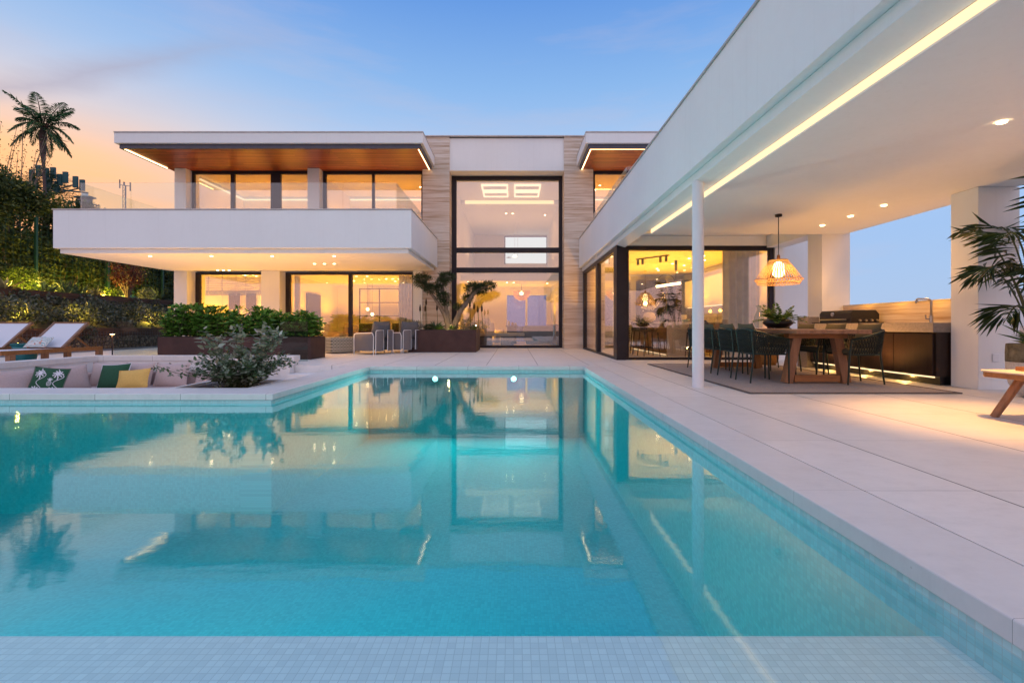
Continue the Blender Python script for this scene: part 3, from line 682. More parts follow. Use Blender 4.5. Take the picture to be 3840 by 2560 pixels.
# ------------------------------------------------------------------ dining set under the canopy
rg = thing('outdoor_rug', (4.0, 7.6, 0), 'large taupe woven rug under the outdoor dining table', 'rug')
MB().box(2.80, 5.23, 5.54, 9.68, .004, .012).build('rug_field', M['rug'], rg)
MB().box(2.765, 2.80, 5.505, 9.715, .004, .016).box(5.23, 5.265, 5.505, 9.715, .004, .016).box(2.80, 5.23, 5.505, 5.54, .004, .016).box(2.80, 5.23, 9.68, 9.715, .004, .016).build('rug_border', M['rug_edge'], rg)
T = thing('dining_table', (4.15, 7.6, .014), 'long teak dining table with splayed A-frame legs under the woven pendant', 'table')
b = MB()
ws = [3.66, 3.845, 4.05, 4.26, 4.45, 4.64]
for a, c in zip(ws[:-1], ws[1:]): b.box(a, c-.003, 6.07, 9.12, .695, .749)
b.build('tabletop', M['teak_y'], T, bevel=.004)
for y in (6.45, 8.73):
    for s in (-1, 1):
        MB().bar((4.15+s*.40, y, .018), (4.15+s*.27, y, .694), .115, .10).build('leg', M['teak_z'], T)
    MB().box(4.15-.38+.07, 4.15+.38-.07, y-.04, y+.04, .035, .125).build('stretcher', M['teak'], T)
    MB().box(3.75, 4.55, y-.055, y+.055, .628, .693).build('top_rail', M['teak'], T)
def make_chair():
    t = thing('dining_chair', (0, 0, 0), '', 'chair')
    F = M['rope_frame']
    def upt(s):    # s in 0..1 round the U, from left arm front to right arm front
        pts = [(.22, -.285, .60), (.05, -.295, .635), (-.12, -.285, .685), (-.235, -.235, .725), (-.275, -.12, .74), (-.285, 0, .742)]
        full = pts + [(x, -y, z) for x, y, z in pts[-2::-1]]
        a = s*(len(full)-1); i = min(int(a), len(full)-2); f = a-i
        return Vector(full[i]).lerp(Vector(full[i+1]), f)
    def lowp(s):
        pts = [(.20, -.255, .40), (.05, -.26, .40), (-.10, -.25, .40), (-.19, -.21, .40), (-.225, -.11, .40), (-.23, 0, .40)]
        full = pts + [(x, -y, z) for x, y, z in pts[-2::-1]]
        a = s*(len(full)-1); i = min(int(a), len(full)-2); f = a-i
        return Vector(full[i]).lerp(Vector(full[i+1]), f)
    MB().tube([upt(i/40) for i in range(41)], .015, 8).build('top_rail', F, t, local=True)
    MB().tube([lowp(i/40) for i in range(41)] + [Vector((.20, .10, .40)), Vector((.20, -.255, .40))], .013, 6).build('seat_frame', F, t, local=True)
    for s in (-1, 1):
        MB().tube([(.245, s*.245, 0), (.235, s*.262, .40), (.22, s*.285, .60)], [.011, .014, .014], 8).build('leg', F, t, local=True)
        MB().tube([(-.265, s*.215, 0), (-.215, s*.205, .40), (-.25, s*.22, .72)], [.011, .014, .013], 8).build('leg', F, t, local=True)
    b = MB(); n = 46
    for k in range(n):
        for d in (-2.1, 2.1):
            s0 = k/n; s1 = min(1, max(0, (k+d)/n)); sm = (s0+s1)/2
            P = upt(s0); Q = lowp(s1); m = (upt(sm)+lowp(sm))/2
            out = Vector((m.x+.02, m.y, 0)).normalized()*.022
            b.tube([P, P.lerp(m, .55)+out*.7+Vector((0,0,.004*d)), m+out, m.lerp(Q, .5)+out*.7, Q], .0052, 4, cap=False)
    for z in (.25, .5, .75):
        b.tube([upt(i/30).lerp(lowp(i/30), z)+Vector((upt(i/30).x+.02, upt(i/30).y, 0)).normalized()*.02*math.sin(z*3.14)+Vector((0, 0, .006*(-1)**i)) for i in range(31)], .0055, 4)
    b.build('rope_net', M['rope'], t, local=True)
    MB().box(-.20, .225, -.235, .235, .405, .475).build('seat_cushion', M['olive_cloth'], t, local=True, bevel=.03)
    b = pillow_mb(.44, .40, .13); b.xf(Matrix.Translation((-.185, 0, .63)) @ Matrix.Rotation(R(-14), 4, 'Y') @ Matrix.Rotation(R(90), 4, 'Z')); b.build('back_cushion', M['olive_cloth'], t, local=True, smooth=True)
    return t
CH = make_chair(); G = 'rope dining chairs round the teak table'
spec = [(3.51, 6.65, 0, 'rope dining chair nearest the camera on the pool side of the table'),
        (3.53, 7.30, 1.5, 'rope dining chair second from the camera on the pool side of the table'),
        (3.53, 7.98, -1, 'rope dining chair third from the camera on the pool side, half behind the white column'),
        (3.55, 8.65, 1, 'rope dining chair farthest from the camera on the pool side, left of the white column'),
        (4.70, 6.50, 180, 'rope dining chair nearest the camera on the outdoor kitchen side, showing its olive cushion'),
        (4.72, 7.20, 181, 'rope dining chair second from the camera on the outdoor kitchen side'),
        (4.71, 7.92, 179, 'rope dining chair third from the camera on the outdoor kitchen side'),
        (4.72, 8.62, 180, 'rope dining chair farthest from the camera on the outdoor kitchen side')]
for i, (x, y, a, l) in enumerate(spec):
    if i == 0: CH.location = (x, y, .013); CH.rotation_euler = (0, 0, R(a)); CH['label'] = l; CH['group'] = G
    else: dup(CH, (x, y, .013), R(a), l, G)
# pendant
px, py = 4.14, 7.34
P = thing('pendant_lamp', (px, py, 1.44), 'woven raffia cone pendant glowing above the outdoor dining table', 'lamp')
MB().tube([(px, py, 1.88), (px, py, 2.53)], .006, 6).build('cable', M['black'], P)
MB().lathe([(.05, 2.505), (.05, 2.538)], (px, py, 0), 18).build('ceiling_rose', M['dark_cloth'], P)
MB().lathe([(.02, 1.83), (.026, 1.86), (.02, 1.905)], (px, py, 0), 14).build('neck', M['teak'], P)
b = MB(); n = 96
for k in range(n):
    a0 = 2*math.pi*k/n; w = 2*math.pi/n*.36; tw = .10*(-1)**k
    def q(r, z, a): return (px+r*math.cos(a), py+r*math.sin(a), z)
    b.add([q(.13, 1.825, a0-w*1.25), q(.13, 1.825, a0+w*1.25), q(.335, 1.522, a0+w*.85+tw), q(.335, 1.522, a0-w*.85+tw)], [(0, 1, 2, 3)])
    b.add([q(.335, 1.518, a0-w*.8), q(.335, 1.518, a0+w*.8), q(.292, 1.452, a0+w+tw), q(.292, 1.452, a0-w+tw)], [(0, 1, 2, 3)])
b.lathe([(.03, 1.838), (.13, 1.828)], (px, py, 0), 24, cap=False)
b.build('shade', M['raffia'], P)
b = MB()
for r, z in ((.337, 1.52), (.293, 1.45), (.131, 1.826)):
    b.tube([(px+r*math.cos(2*math.pi*k/36), py+r*math.sin(2*math.pi*k/36), z) for k in range(37)], .0045, 5, cap=False)
b.build('hoop', M['raffia'], P)
MB().lathe([(.04, 1.56), (.082, 1.60), (.088, 1.68), (.072, 1.76), (.03, 1.80)], (px, py, 0), 18).build('bulb', M['bulb'], P, smooth=True)
lamp('pendant_bulb_lamp', (px, py, 1.50), 16, WARM, .06, P)
# table centrepiece
bw = thing('planter_bowl', (4.08, 7.25, .763), 'wide black bowl of fern standing on the teak dining table', 'planter')
MB().lathe([(.07, .0), (.15, .02), (.215, .075), (.20, .115), (.14, .14), (.13, .13)], (4.08, 7.25, .763), 32).build('bowl', M['black'], bw, smooth=True)
arr = []
for k in range(34):
    a = rnd.uniform(0, 6.283); el = rnd.uniform(.15, 1.1); L = rnd.uniform(.28, .42)
    base = np.array([4.08+.06*math.cos(a), 7.25+.06*math.sin(a), .88]); h = np.array([math.cos(a), math.sin(a), 0])
    ts = np.linspace(.15, 1, 16)
    pts = base + h[None]*(ts*L*math.cos(el))[:, None] + np.array([0, 0, 1.])[None]*(ts*L*math.sin(el) - .30*ts**2*L*(1.1-el*.3))[:, None]
    tg = unit(np.gradient(pts, axis=0)); sd = unit(np.cross(tg, np.array([0, 0, 1.])))
    for s in (-1, 1):
        arr.append(leaf_arr(pts, tg*.55+sd*s, .062*np.sin(ts*2.7+.25)+.012, .019, .1))
leaf_obj('foliage', np.concatenate(arr), M['fern'], bw)
gv = solo('glass_vase', MB().lathe([(.05, 0), (.085, .10), (.075, .2), (.035, .30), (.032, .36), (.055, .40)], (4.36, 8.35, .763), 20, cap=False), M['tint'], 'clear glass vase standing behind the fern bowl on the dining table', 'vase', smooth=True)
# woven basket and lantern by the wall end of the table
solo('woven_basket', MB().lathe([(.16, .004), (.21, .12), (.22, .26), (.17, .36), (.15, .36), (.19, .25)], (5.15, 9.55, 0), 24), simple('basket_weave', (.33, .17, .06), .9, 0, .35, 60, .6), 'round brown basket on the floor behind the dining table legs', 'basket', smooth=True)

# ------------------------------------------------------------------ outdoor kitchen
K = thing('outdoor_kitchen', (5.9, 7.6, 0), 'long outdoor kitchen counter with stone slab and dark wooden doors', 'kitchen counter')
MB().box(5.59, 6.24, 6.255, 8.90, .713, .842).build('worktop', M['counter'], K, bevel=.003)
MB().box(5.64, 6.24, 6.265, 8.90, .12, .712).build('cabinet', M['darkwood'], K)
for a, c in zip((6.29, 6.94, 7.60, 8.25), (6.93, 7.59, 8.24, 8.88)):
    d = MB().box(5.612, 5.638, a, c, .13, .69).build('door', M['darkwood'], K, bevel=.003)
MB().box(5.72, 6.22, 6.30, 8.90, .004, .119).build('plinth', M['black'], K)
MB().box(5.68, 5.70, 6.35, 8.88, .095, .118).build('light_strip', M['led'], K)
for y in (6.8, 7.6, 8.4): lamp('plinth_lamp', (5.66, y, .085), 3.2, (1, .55, .14), .02, K)
solo('stone_upstand', MB().box(5.62, 5.855, 9.0, 9.3, .004, .97), M['counter'], 'low grey stone block left of the square pillar behind the counter', 'stone block')
wl = thing('counter_wall', (6.3, 7.6, 0), 'low travertine wall behind the outdoor kitchen counter', 'wall')
MB().box(6.26, 6.45, 6.25, 8.915, 0, 1.17).build('wall_slab', M['travertine'], wl)
MB().box(6.255, 6.46, 6.25, 8.915, 1.171, 1.188).build('coping', M['metal_cap'], wl)
for y in (6.9, 7.6, 8.3): lamp('splash_lamp', (6.08, y, 1.25), 2.5, AMB, .04, wl)
g = thing('gas_grill', (5.95, 8.4, .843), 'black lidded gas grill on the outdoor counter', 'grill')
b = MB().prism([(5.70, .843), (6.18, .843), (6.18, 1.0), (6.12, 1.068), (5.74, 1.068), (5.70, 1.02)], 7.93, 8.75)
b.v = [(x, z, y) for x, y, z in b.v]; b.f = [f[::-1] for f in b.f]; b.build('lid', M['black'], g, bevel=.006)
MB().tube([(5.66, 8.0, .905), (5.66, 8.68, .905)], .011, 8).build('handle', M['steel'], g)
MB().box(5.60, 6.2, 7.86, 8.82, .8435, .858).build('tray', M['black'], g)
kb = MB(); kb.lathe([(.035, 0), (.035, .02)], n=18).xf(Matrix.Translation((5.70, 8.38, 1.0)) @ Matrix.Rotation(R(-90), 4, 'Y')); kb.build('thermometer', M['steel'], g)
for k in range(4):
    kb = MB(); kb.lathe([(.022, 0), (.018, .03)], n=12).xf(Matrix.Translation((5.84+k*.10, 7.93, .89)) @ Matrix.Rotation(R(90), 4, 'X')); kb.build('knob', M['steel'], g)
t = thing('tap', (6.05, 6.80, .843), 'brushed steel swan-neck tap on the outdoor counter', 'tap')
MB().tube([(6.05, 6.8, .843), (6.05, 6.8, 1.13), (6.045, 6.8, 1.165), (6.02, 6.8, 1.185), (5.98, 6.8, 1.19), (5.86, 6.8, 1.19), (5.84, 6.8, 1.18), (5.832, 6.8, 1.15), (5.832, 6.8, 1.125)], .015, 10).build('spout', M['steel'], t, smooth=True)
MB().lathe([(.025, 0), (.025, .10)], (6.05, 6.8, .843), 16).build('tap_body', M['steel'], t)
MB().tube([(6.05, 6.8, .90), (5.97, 6.8, .90), (5.965, 6.8, .96)], .009, 8).build('lever', M['steel'], t)

# ------------------------------------------------------------------ right edge: low table, potted palm
ct = thing('low_table', (4.7, 3.4, 0), 'low teak table with cream top and splayed legs at the terrace edge', 'table')
MB().prism([(4.13, 2.66), (4.2, 2.6), (5.4, 2.6), (5.4, 4.16), (4.18, 4.18), (4.11, 4.10)], .355, .40).build('apron', M['teak'], ct, bevel=.004)
MB().prism([(4.115, 2.66), (4.19, 2.585), (5.41, 2.585), (5.41, 4.175), (4.17, 4.192), (4.095, 4.105)], .401, .412).build('tabletop', simple('cream_laminate', (.66, .58, .46), .5), ct)
for x, y, dx, dy in ((4.33, 4.0, -.115, .12), (5.25, 4.0, .1, .12), (4.33, 2.8, -.1, -.1), (5.25, 2.8, .1, -.1)):
    MB().tube([(x, y, .355), (x+dx, y+dy, .0)], [.033, .029], 10).build('leg', M['teak_z'], ct)
tr = thing('serving_tray', (4.7, 3.9, .413), 'teak serving tray lying on the low cream table', 'tray')
MB().box(4.36, 5.0, 3.55, 4.05, .413, .428).build('tray_base', M['teak'], tr)
MB().box(4.345, 4.36, 3.55, 4.05, .413, .447).box(5.0, 5.015, 3.55, 4.05, .413, .447).box(4.345, 5.015, 4.05, 4.065, .413, .447).box(4.345, 5.015, 3.535, 3.55, .413, .447).build('tray_rim', M['teak'], tr)
pp = thing('potted_palm', (5.86, 5.22, 0), 'kentia palm in a two-tone white and mossy concrete pot by the square pillar', 'potted palm')
MB().lathe([(.13, 0), (.19, .03), (.25, .14), (.272, .26), (.275, .40)], (5.86, 5.22, 0), 32).build('pot_base', simple('woven_white_pot', (.55, .53, .53), .9, 0, .12, 60, .8, (1, 1, .5)), pp, smooth=True)
MB().lathe([(.276, .395), (.277, .50), (.272, .595), (.25, .60), (.245, .56)], (5.86, 5.22, 0), 32).build('pot_rim', simple('mossy_concrete', (.17, .15, .10), .95, 0, .5, 14, .6), pp, smooth=True)
MB().lathe([(.246, .56), (.02, .575)], (5.86, 5.22, 0), 24).build('soil', M['soil'], pp)
def frond(base, az, L, rise, droop, nl, ll, lw, t0=.3, jit=.12, fall=.55, hz=.75):
    h = np.array([math.cos(az), math.sin(az), 0]); ts = np.linspace(0, 1, 28)
    pts = np.array(base)[None] + h[None]*(ts**1.15*L*hz)[:, None] + np.array([0, 0, 1.])[None]*(rise*L*ts - droop*L*ts**2.4)[:, None]
    tt = np.repeat(np.linspace(t0, 1, nl), 1)
    ip = np.stack([np.interp(tt, ts, pts[:, k]) for k in range(3)], 1); tg = unit(np.stack([np.interp(tt, ts, np.gradient(pts[:, k])) for k in range(3)], 1))
    sd = unit(np.cross(tg, np.array([0, 0, 1.])+nr.normal(0, .05, 3))); up = np.cross(sd, tg)
    out = []
    u = (tt-t0)/(1-t0)
    prof = (np.sin(np.pi*np.clip(u*.82+.16, 0, 1))**.6)
    for s in (-1, 1):
        d = tg*(.45+.8*u[:, None]) + sd*s*1.0 + up*.25 - np.array([0, 0, fall]) + nr.normal(0, jit, ip.shape)
        out.append(leaf_arr(ip, d, ll*prof*(.85+.3*nr.random(nl)), lw, .45))
    return np.concatenate(out), pts
arr = []; st = MB()
for k, (az, L, ri, dr) in enumerate([(3.5, 1.6, 1.05, .45), (3.05, 1.5, .95, .50), (3.95, 1.55, .9, .5), (2.6, 1.5, 1.1, .4), (4.6, 1.6, 1.0, .4), (5.4, 1.5, 1.0, .4), (.3, 1.6, 1.1, .4), (1.3, 1.6, 1.1, .4), (3.3, 1.05, .75, .45), (2.2, 1.2, 1.0, .4), (4.2, 1.9, 1.15, .4)]):
    a, p = frond((5.86+.05*math.cos(az), 5.22+.05*math.sin(az), .57), az, L*1.05, ri*1.42, dr*1.75, 22, .40, .015, .42, .07, .45, .37)
    arr.append(a); st.tube([tuple(q) for q in p[::3]], .009, 5)
leaf_obj('fronds', np.concatenate(arr), M['palm'], pp); st.build('stems', M['stem'], pp)
ag = []
for k in range(26):
    a = rnd.uniform(0, 6.28); el = rnd.uniform(.25, 1.2)
    ag.append(leaf_arr(np.array([[5.86, 5.22, .57]]), np.array([[math.cos(a)*math.cos(el), math.sin(a)*math.cos(el), math.sin(el)]]), rnd.uniform(.25, .42), .03, .15))
leaf_obj('strap_leaves', np.concatenate(ag), M['fern'], pp)
solo('end_wall', MB().box(6.34, 7.6, 5.9, 6.1, .004, .80), M['travertine'], 'low travertine wall behind the potted palm at the right edge', 'wall')
nb = thing('neighbour_house', (18, 16, 0), 'glimpse of a pale neighbouring house with dark windows past the right pillar', 'house')
MB().box(13.5, 26, 12.5, 13.0, -3, 1.6).build('wall', M['stucco'], nb); MB().box(13.7, 15.5, 12.44, 12.49, -.4, 1.2).build('window', M['dark_cloth'], nb); MB().box(13.4, 26.2, 12.3, 13.05, 1.601, 1.8).build('roof', M['stucco'], nb)

# ------------------------------------------------------------------ sunken lounge
lw = thing('lounge_wall', (-6.4, 9.6, -.75), 'low white wall with stone capping round the sunken lounge', 'wall')
MB().box(-8.42, -4.46, 9.50, 9.74, -.745, .088).box(-8.66, -8.42, 6.035, 9.74, -.745, .088).build('wall_face', M['white_stone'], lw)
MB().prism([(-8.69, 6.034), (-8.405, 6.034), (-8.405, 9.485), (-4.44, 9.485), (-4.44, 9.76), (-8.69, 9.76)], .089, .192).build('capping', M['coping_x'], lw, bevel=.005)
MB().box(-4.64, -4.445, 9.30, 9.495, -.745, .088).build('end_pier', M['white_stone'], lw)
struct('sunken_floor', MB().box(-8.43, -3.34, 6.03, 9.515, -.85, -.75), M['white_stone'])
struct('steps', MB().box(-4.43, -3.345, 9.16, 9.515, -.749, -.15).box(-4.43, -3.345, 8.8, 9.155, -.749, -.30).box(-4.43, -3.345, 8.44, 8.795, -.749, -.45).box(-4.43, -3.345, 8.08, 8.435, -.749, -.6).box(-3.44, -3.342, 6.04, 8.07, -.749, -.072).box(-8.42, -3.45, 6.033, 6.12, -.749, -.072), M['white_stone'], bevel=.005)
strip2 = solo('step_light', MB().box(-4.42, -3.40, 8.425, 8.43, -.52, -.49), M['led'], 'thin warm light strip under the lounge step', 'light strip')
lamp('step_lamp', (-3.9, 8.3, -.42), 4, WARM, .05, strip2)
SF = thing('sunken_sofa', (-6.9, 8.6, -.75), 'taupe built-in sofa in the sunken lounge beside the pool', 'sofa')
MB().box(-8.40, -5.1, 8.62, 9.48, -.749, -.50).box(-8.40, -7.55, 6.3, 8.615, -.749, -.50).build('base', M['teak'], SF)
MB().box(-8.38, -5.12, 8.60, 9.3, -.499, -.36).box(-8.2, -7.53, 6.3, 8.595, -.499, -.36).build('seat_cushion', M['cushion'], SF, bevel=.035)
MB().box(-8.38, -5.30, 9.31, 9.46, -.499, -.10).box(-8.38, -8.22, 6.3, 9.3, -.499, -.12).build('backrest', M['cushion'], SF, bevel=.03)
MB().box(-5.29, -5.12, 8.75, 9.46, -.499, -.17).build('armrest', M['teak'], SF, bevel=.01)
cg = 'taupe back cushions of the sunken sofa'
for w, x, y, rz, l in ((.70, -8.02, 7.62, 80, 'taupe back cushion at the left end, behind the palm-print pillow'), (.60, -8.02, 8.50, 75, 'taupe back cushion in the sofa corner, right of the palm-print pillow'), (.66, -7.92, 9.14, 0, 'taupe back cushion behind the bottle green pillow'), (.62, -7.30, 9.12, -4, 'taupe back cushion behind the yellow pillow'), (.64, -6.62, 9.08, 3, 'taupe back cushion standing alone at the right'), (.45, -5.95, 9.10, -8, 'small taupe cushion at the right end beside the bush branch')):
    pillow('back_cushion', w, .50 if w > .5 else .36, .20, (x, y, -.16 if w > .5 else -.22), (-16, 0, rz), 'cushion', l, 'cushion', cg)
pal = pillow('scatter_cushion', .50, .48, .17, (-7.66, 7.72, -.12), (-20, 6, 12), 'green_cloth', 'green pillow printed with white palms and a pineapple on the sunken sofa', 'cushion', None, 'silver')
def palm_print(o):
    b = MB(); y = -.0
    def surf(x, z):     # point just proud of the pillow face
        w, h, t, p = .50, .48, .17, 2.6; X = 2*x/w; Z = 2*z/h
        k = (max(0, 1-abs(X)**p)*max(0, 1-abs(Z)**p))**.55
        return (x, -k*t/2-.003, z)
    def stroke(pts, wd):
        for (x0, z0), (x1, z1) in zip(pts[:-1], pts[1:]):
            dx, dz = x1-x0, z1-z0; L = math.hypot(dx, dz) or 1; nx, nz = -dz/L*wd/2, dx/L*wd/2
            b.add([surf(x0+nx, z0+nz), surf(x0-nx, z0-nz), surf(x1-nx, z1-nz), surf(x1+nx, z1+nz)], [(0, 1, 2, 3)])
    for cx, cz in ((-.10, .12), (.14, .13), (.13, -.15), (-.11, -.15)):
        for a in range(9):
            w = a/9*6.28; stroke([(cx, cz), (cx+.035*math.cos(w), cz+.035*math.sin(w)), (cx+.07*math.cos(w+.15), cz+.065*math.sin(w+.15)-.01)], .016)
        stroke([(cx, cz), (cx+.012, cz-.05), (cx+.02, cz-.11)], .012)
    for x0 in (-.06, .17):
        stroke([(x0+.05*math.sin(k*.55), -.21+k*.021) for k in range(21)], .009)
    cx, cz = .07, -.02
    stroke([(cx+.03*math.cos(k*.524), cz-.02+.04*math.sin(k*.524)) for k in range(13)], .006)
    for d in (-.02, 0, .02): stroke([(cx-.022, cz-.02+d-.012), (cx+.022, cz-.02+d+.012)], .004); stroke([(cx+.022, cz-.02+d-.012), (cx-.022, cz-.02+d+.012)], .004)
    for a in (-.9, -.4, 0, .4, .9): stroke([(cx, cz+.02), (cx+.045*math.sin(a), cz+.02+.05*math.cos(a))], .010)
    b.build('print', M['sling'], o, local=True)
palm_print(pal)
pillow('scatter_cushion', .56, .50, .19, (-7.55, 8.86, -.16), (-22, -4, 0), 'green_cloth', 'plain bottle green pillow with white piping on the sunken sofa', 'cushion', None, 'sling')
pillow('scatter_cushion', .54, .36, .17, (-7.02, 8.66, -.18), (-24, -5, 6), 'yellow_cloth', 'yellow oblong pillow in front of the bottle green one', 'cushion', None, 'yellow_cloth')
# bush in the bed by the pool corner
bx = thing('bush_planter', (-3.85, 6.6, -.75), 'white stone planting box at the pool corner', 'planter')
MB().box(-4.55, -3.455, 6.13, 6.20, -.748, -.02).box(-4.55, -4.48, 6.202, 7.2, -.748, -.02).box(-4.478, -3.455, 7.13, 7.2, -.748, -.02).box(-3.52, -3.455, 6.202, 7.128, -.748, -.02).build('box_wall', M['white_stone'], bx)
MB().box(-4.478, -3.522, 6.203, 7.127, -.748, -.06).build('soil', M['soil'], bx)
bu = thing('silverberry_bush', (-3.82, 6.62, -.06), 'open silvery-leaved bush growing at the pool corner', 'bush')
st = MB(); arr = []; arr2 = []
for k in range(92):
    a = rnd.uniform(0, 6.283); out = rnd.uniform(.08, .62) if k > 18 else rnd.uniform(.18, .52); hgt = rnd.uniform(.18, .58) if k > 18 else rnd.uniform(.72, .98)
    if out > .45 and k > 18: hgt = min(hgt, .45)
    b0 = np.array([-3.82+.12*math.cos(a), 6.62+.10*math.sin(a), -.06]); ts = np.linspace(0, 1, 12)
    pts = b0 + np.stack([ts**1.3*out*math.cos(a), ts**1.3*out*.85*math.sin(a), hgt*(ts-.18*ts**3*(out*1.6))], 1) + np.cumsum(nr.normal(0, .008, (12, 3)), 0)
    st.tube([tuple(p) for p in pts[::2]], [.006, .005, .004, .003, .003, .002], 5)
    top = k <= 18; m = 26 if top else 50; t = (.42+.58*nr.random(m)) if top else (nr.random(m)**.7*.92+.08)
    ip = np.stack([np.interp(t, ts, pts[:, j]) for j in range(3)], 1) + nr.normal(0, .035 if top else .03, (m, 3))
    d = nr.normal(0, 1, (m, 3)); d[:, 2] = np.abs(d[:, 2])*.5+.1
    (arr2 if top else arr).append(leaf_arr(ip, d, nr.uniform(.075, .12, m) if top else nr.uniform(.05, .085, m), nr.uniform(.035, .055, m) if top else nr.uniform(.024, .04, m), .2))
pts = np.array([[-3.95, 6.45, .02], [-4.3, 6.4, .10], [-4.6, 6.38, .16], [-4.85, 6.36, .26]]); st.tube([tuple(p) for p in pts], .004, 5)
t = nr.random(60); ip = np.stack([np.interp(t*3, range(4), pts[:, j]) for j in range(3)], 1)+nr.normal(0, .035, (60, 3)); arr.append(leaf_arr(ip, nr.normal(0, 1, (60, 3)), .065, .03))
st.build('stems', M['stem'], bu); leaf_obj('foliage', np.concatenate(arr), M['elae'], bu); leaf_obj('young_foliage', np.concatenate(arr2), M['elae_pale'], bu)['label'] = 'larger pale silvery leaves on the upper sprays'

# ------------------------------------------------------------------ loungers, pot, bollard, glass screens
L1 = thing('sun_lounger', (-9.52, 9.4, 0), 'teak sun lounger with white sling nearest the sunken lounge, coral cushion on it', 'sun lounger', 'sun loungers by the pool')
for s in (-1, 1):
    MB().box(s*.35-.02, s*.35+.02, -1.02, 1.05, .265, .345).build('side_rail', M['teak'], L1, local=True, bevel=.004)
    for y in (-.85, .98): MB().box(s*.35-.045, s*.35+.045, y-.05, y+.05, 0 if y > 0 else .09, .27).build('leg', M['teak_z'], L1, local=True, bevel=.004)
    wh = MB(); wh.lathe([(.09, -.02), (.09, .02)], n=20).xf(Matrix.Translation((s*.35, -.85, .09)) @ Matrix.Rotation(R(90), 4, 'Y')); wh.build('wheel', M['teak'], L1, local=True)
    MB().bar((s*.35, .14, .35), (s*.35, .70, .855), .05, .045).build('back_frame', M['teak_y'], L1, local=True)
    MB().bar((s*.31, .80, .32), (s*.31, .42, .60), .03, .03).build('prop', M['teak'], L1, local=True)
MB().bar((-.37, .70, .855), (.37, .70, .855), .05, .05).build('head_bar', M['teak_y'], L1, local=True)
MB().box(-.327, .327, -1.0, .12, .325, .338).build('seat_sling', M['sling'], L1, local=True)
b = MB(); b.box(-.325, .325, 0, .74, -.008, .006).xf(Matrix.Translation((0, .15, .365)) @ Matrix.Rotation(math.atan2(.505, .56), 4, 'X')); b.build('back_sling', M['sling'], L1, local=True)
L2 = dup(L1, (-10.72, 9.4, 0), 0, 'teak sun lounger with white sling cut off by the left edge', 'sun loungers by the pool')
pillow('lounger_cushion', .46, .28, .12, (-9.58, 9.47, .47), (-44, 0, 0), 'coral', 'white oblong cushion with coral print on the whole sun lounger', 'cushion', 'coral print cushions')
pillow('lounger_cushion', .46, .28, .12, (-10.80, 9.47, .47), (-44, 0, 0), 'coral', 'white oblong cushion with coral print on the lounger at the left edge', 'cushion', 'coral print cushions')
tp = thing('side_stool', (-10.13, 9.75, 0), 'teal tapered side stool between the two sun loungers', 'stool')
MB().lathe([(.13, .004), (.155, .10), (.225, .40)], (-10.13, 9.75, 0), 28).build('stool_body', M['teal'], tp, smooth=True); MB().lathe([(.235, .401), (.235, .44)], (-10.13, 9.75, 0), 28).build('stool_top', M['teal'], tp)
bl = thing('bollard_light', (-10.69, 12.5, 0), 'thin T-shaped path light beside the glass screen', 'path light')
MB().tube([(-10.69, 12.5, 0), (-10.69, 12.5, .575)], .016, 8).build('post', M['frame'], bl); MB().lathe([(.10, .577), (.10, .60)], (-10.69, 12.5, 0), 18).build('head', M['frame'], bl); MB().lathe([(.05, .568), (.05, .576)], (-10.69, 12.5, 0), 14).build('lens', M['downlight'], bl)
lamp('bollard_lamp', (-10.69, 12.46, .53), 2, WARM, .02, bl)
solo('glass_screen', MB().box(-9.50, -8.47, 11.14, 11.16, 0, .90), M['tint'], 'frameless glass screen left of the long brown planter', 'glass screen', 'glass screens')
solo('glass_screen', MB().box(-5.28, -4.66, 10.60, 10.62, 0, .90), M['tint'], 'frameless glass screen in front of the right end of the long brown planter', 'glass screen', 'glass screens')

# ------------------------------------------------------------------ planters
lp = thing('long_planter', (-6.6, 11.6, 0), 'long brown steel planter box behind the sunken lounge', 'planter')
MB().box(-8.45, -4.81, 11.13, 11.98, 0, .53).build('box_wall', M['corten'], lp, bevel=.004); MB().box(-8.41, -4.85, 11.17, 11.94, .5305, .535).build('soil', M['soil'], lp)
def laurel(x0, x1, top, label, n):
    cx = (x0+x1)/2; t = thing('laurel_shrub', (cx, 11.55, .535), label, 'shrub', 'laurel shrubs in the long planter')
    st = MB(); arr = []
    k = int((x1-x0)*74)
    for _ in range(k):
        x = rnd.uniform(x0, x1); y = rnd.uniform(11.2, 11.9); ed = min(1, (min(x-x0, x1-x)+.12)/.38)
        h = (top-.55)*(.55+.5*rnd.random())*(.55+.45*ed); lean = (rnd.uniform(-.16, .16), rnd.uniform(-.20, .12))
        p0 = np.array([x, y, .535]); p1 = np.array([x+lean[0], y+lean[1], .535+h])
        st.tube([tuple(p0), tuple((p0+p1)/2+nr.normal(0, .01, 3)), tuple(p1)], [.006, .005, .003], 5)
        for j in range(5):
            f = .10+.90*j/4; c = p0+(p1-p0)*f; m = 9 if j == 4 else 7
            a = nr.random(m)*6.283; el = (.25+.75*nr.random(m)) if j == 4 else (.0+.55*nr.random(m))
            d = np.stack([np.cos(a)*np.cos(el), np.sin(a)*np.cos(el), np.sin(el)], 1)
            arr.append(leaf_arr(c+nr.normal(0, .012, (m, 3)), d, nr.uniform(.10, .165, m), nr.uniform(.040, .058, m), .25))
    leaf_obj('foliage', np.concatenate(arr), M['laurel'], t); st.build('stems', M['stem'], t)
laurel(-8.45, -6.75, 1.24, 'leafy green laurel at the left end of the long planter', 0)
laurel(-6.62, -5.68, 1.20, 'leafy green laurel in the middle of the long planter, behind the silver bush', 0)
laurel(-5.66, -4.80, 1.12, 'leafy green laurel at the right end of the long planter, behind the glass screen', 0)
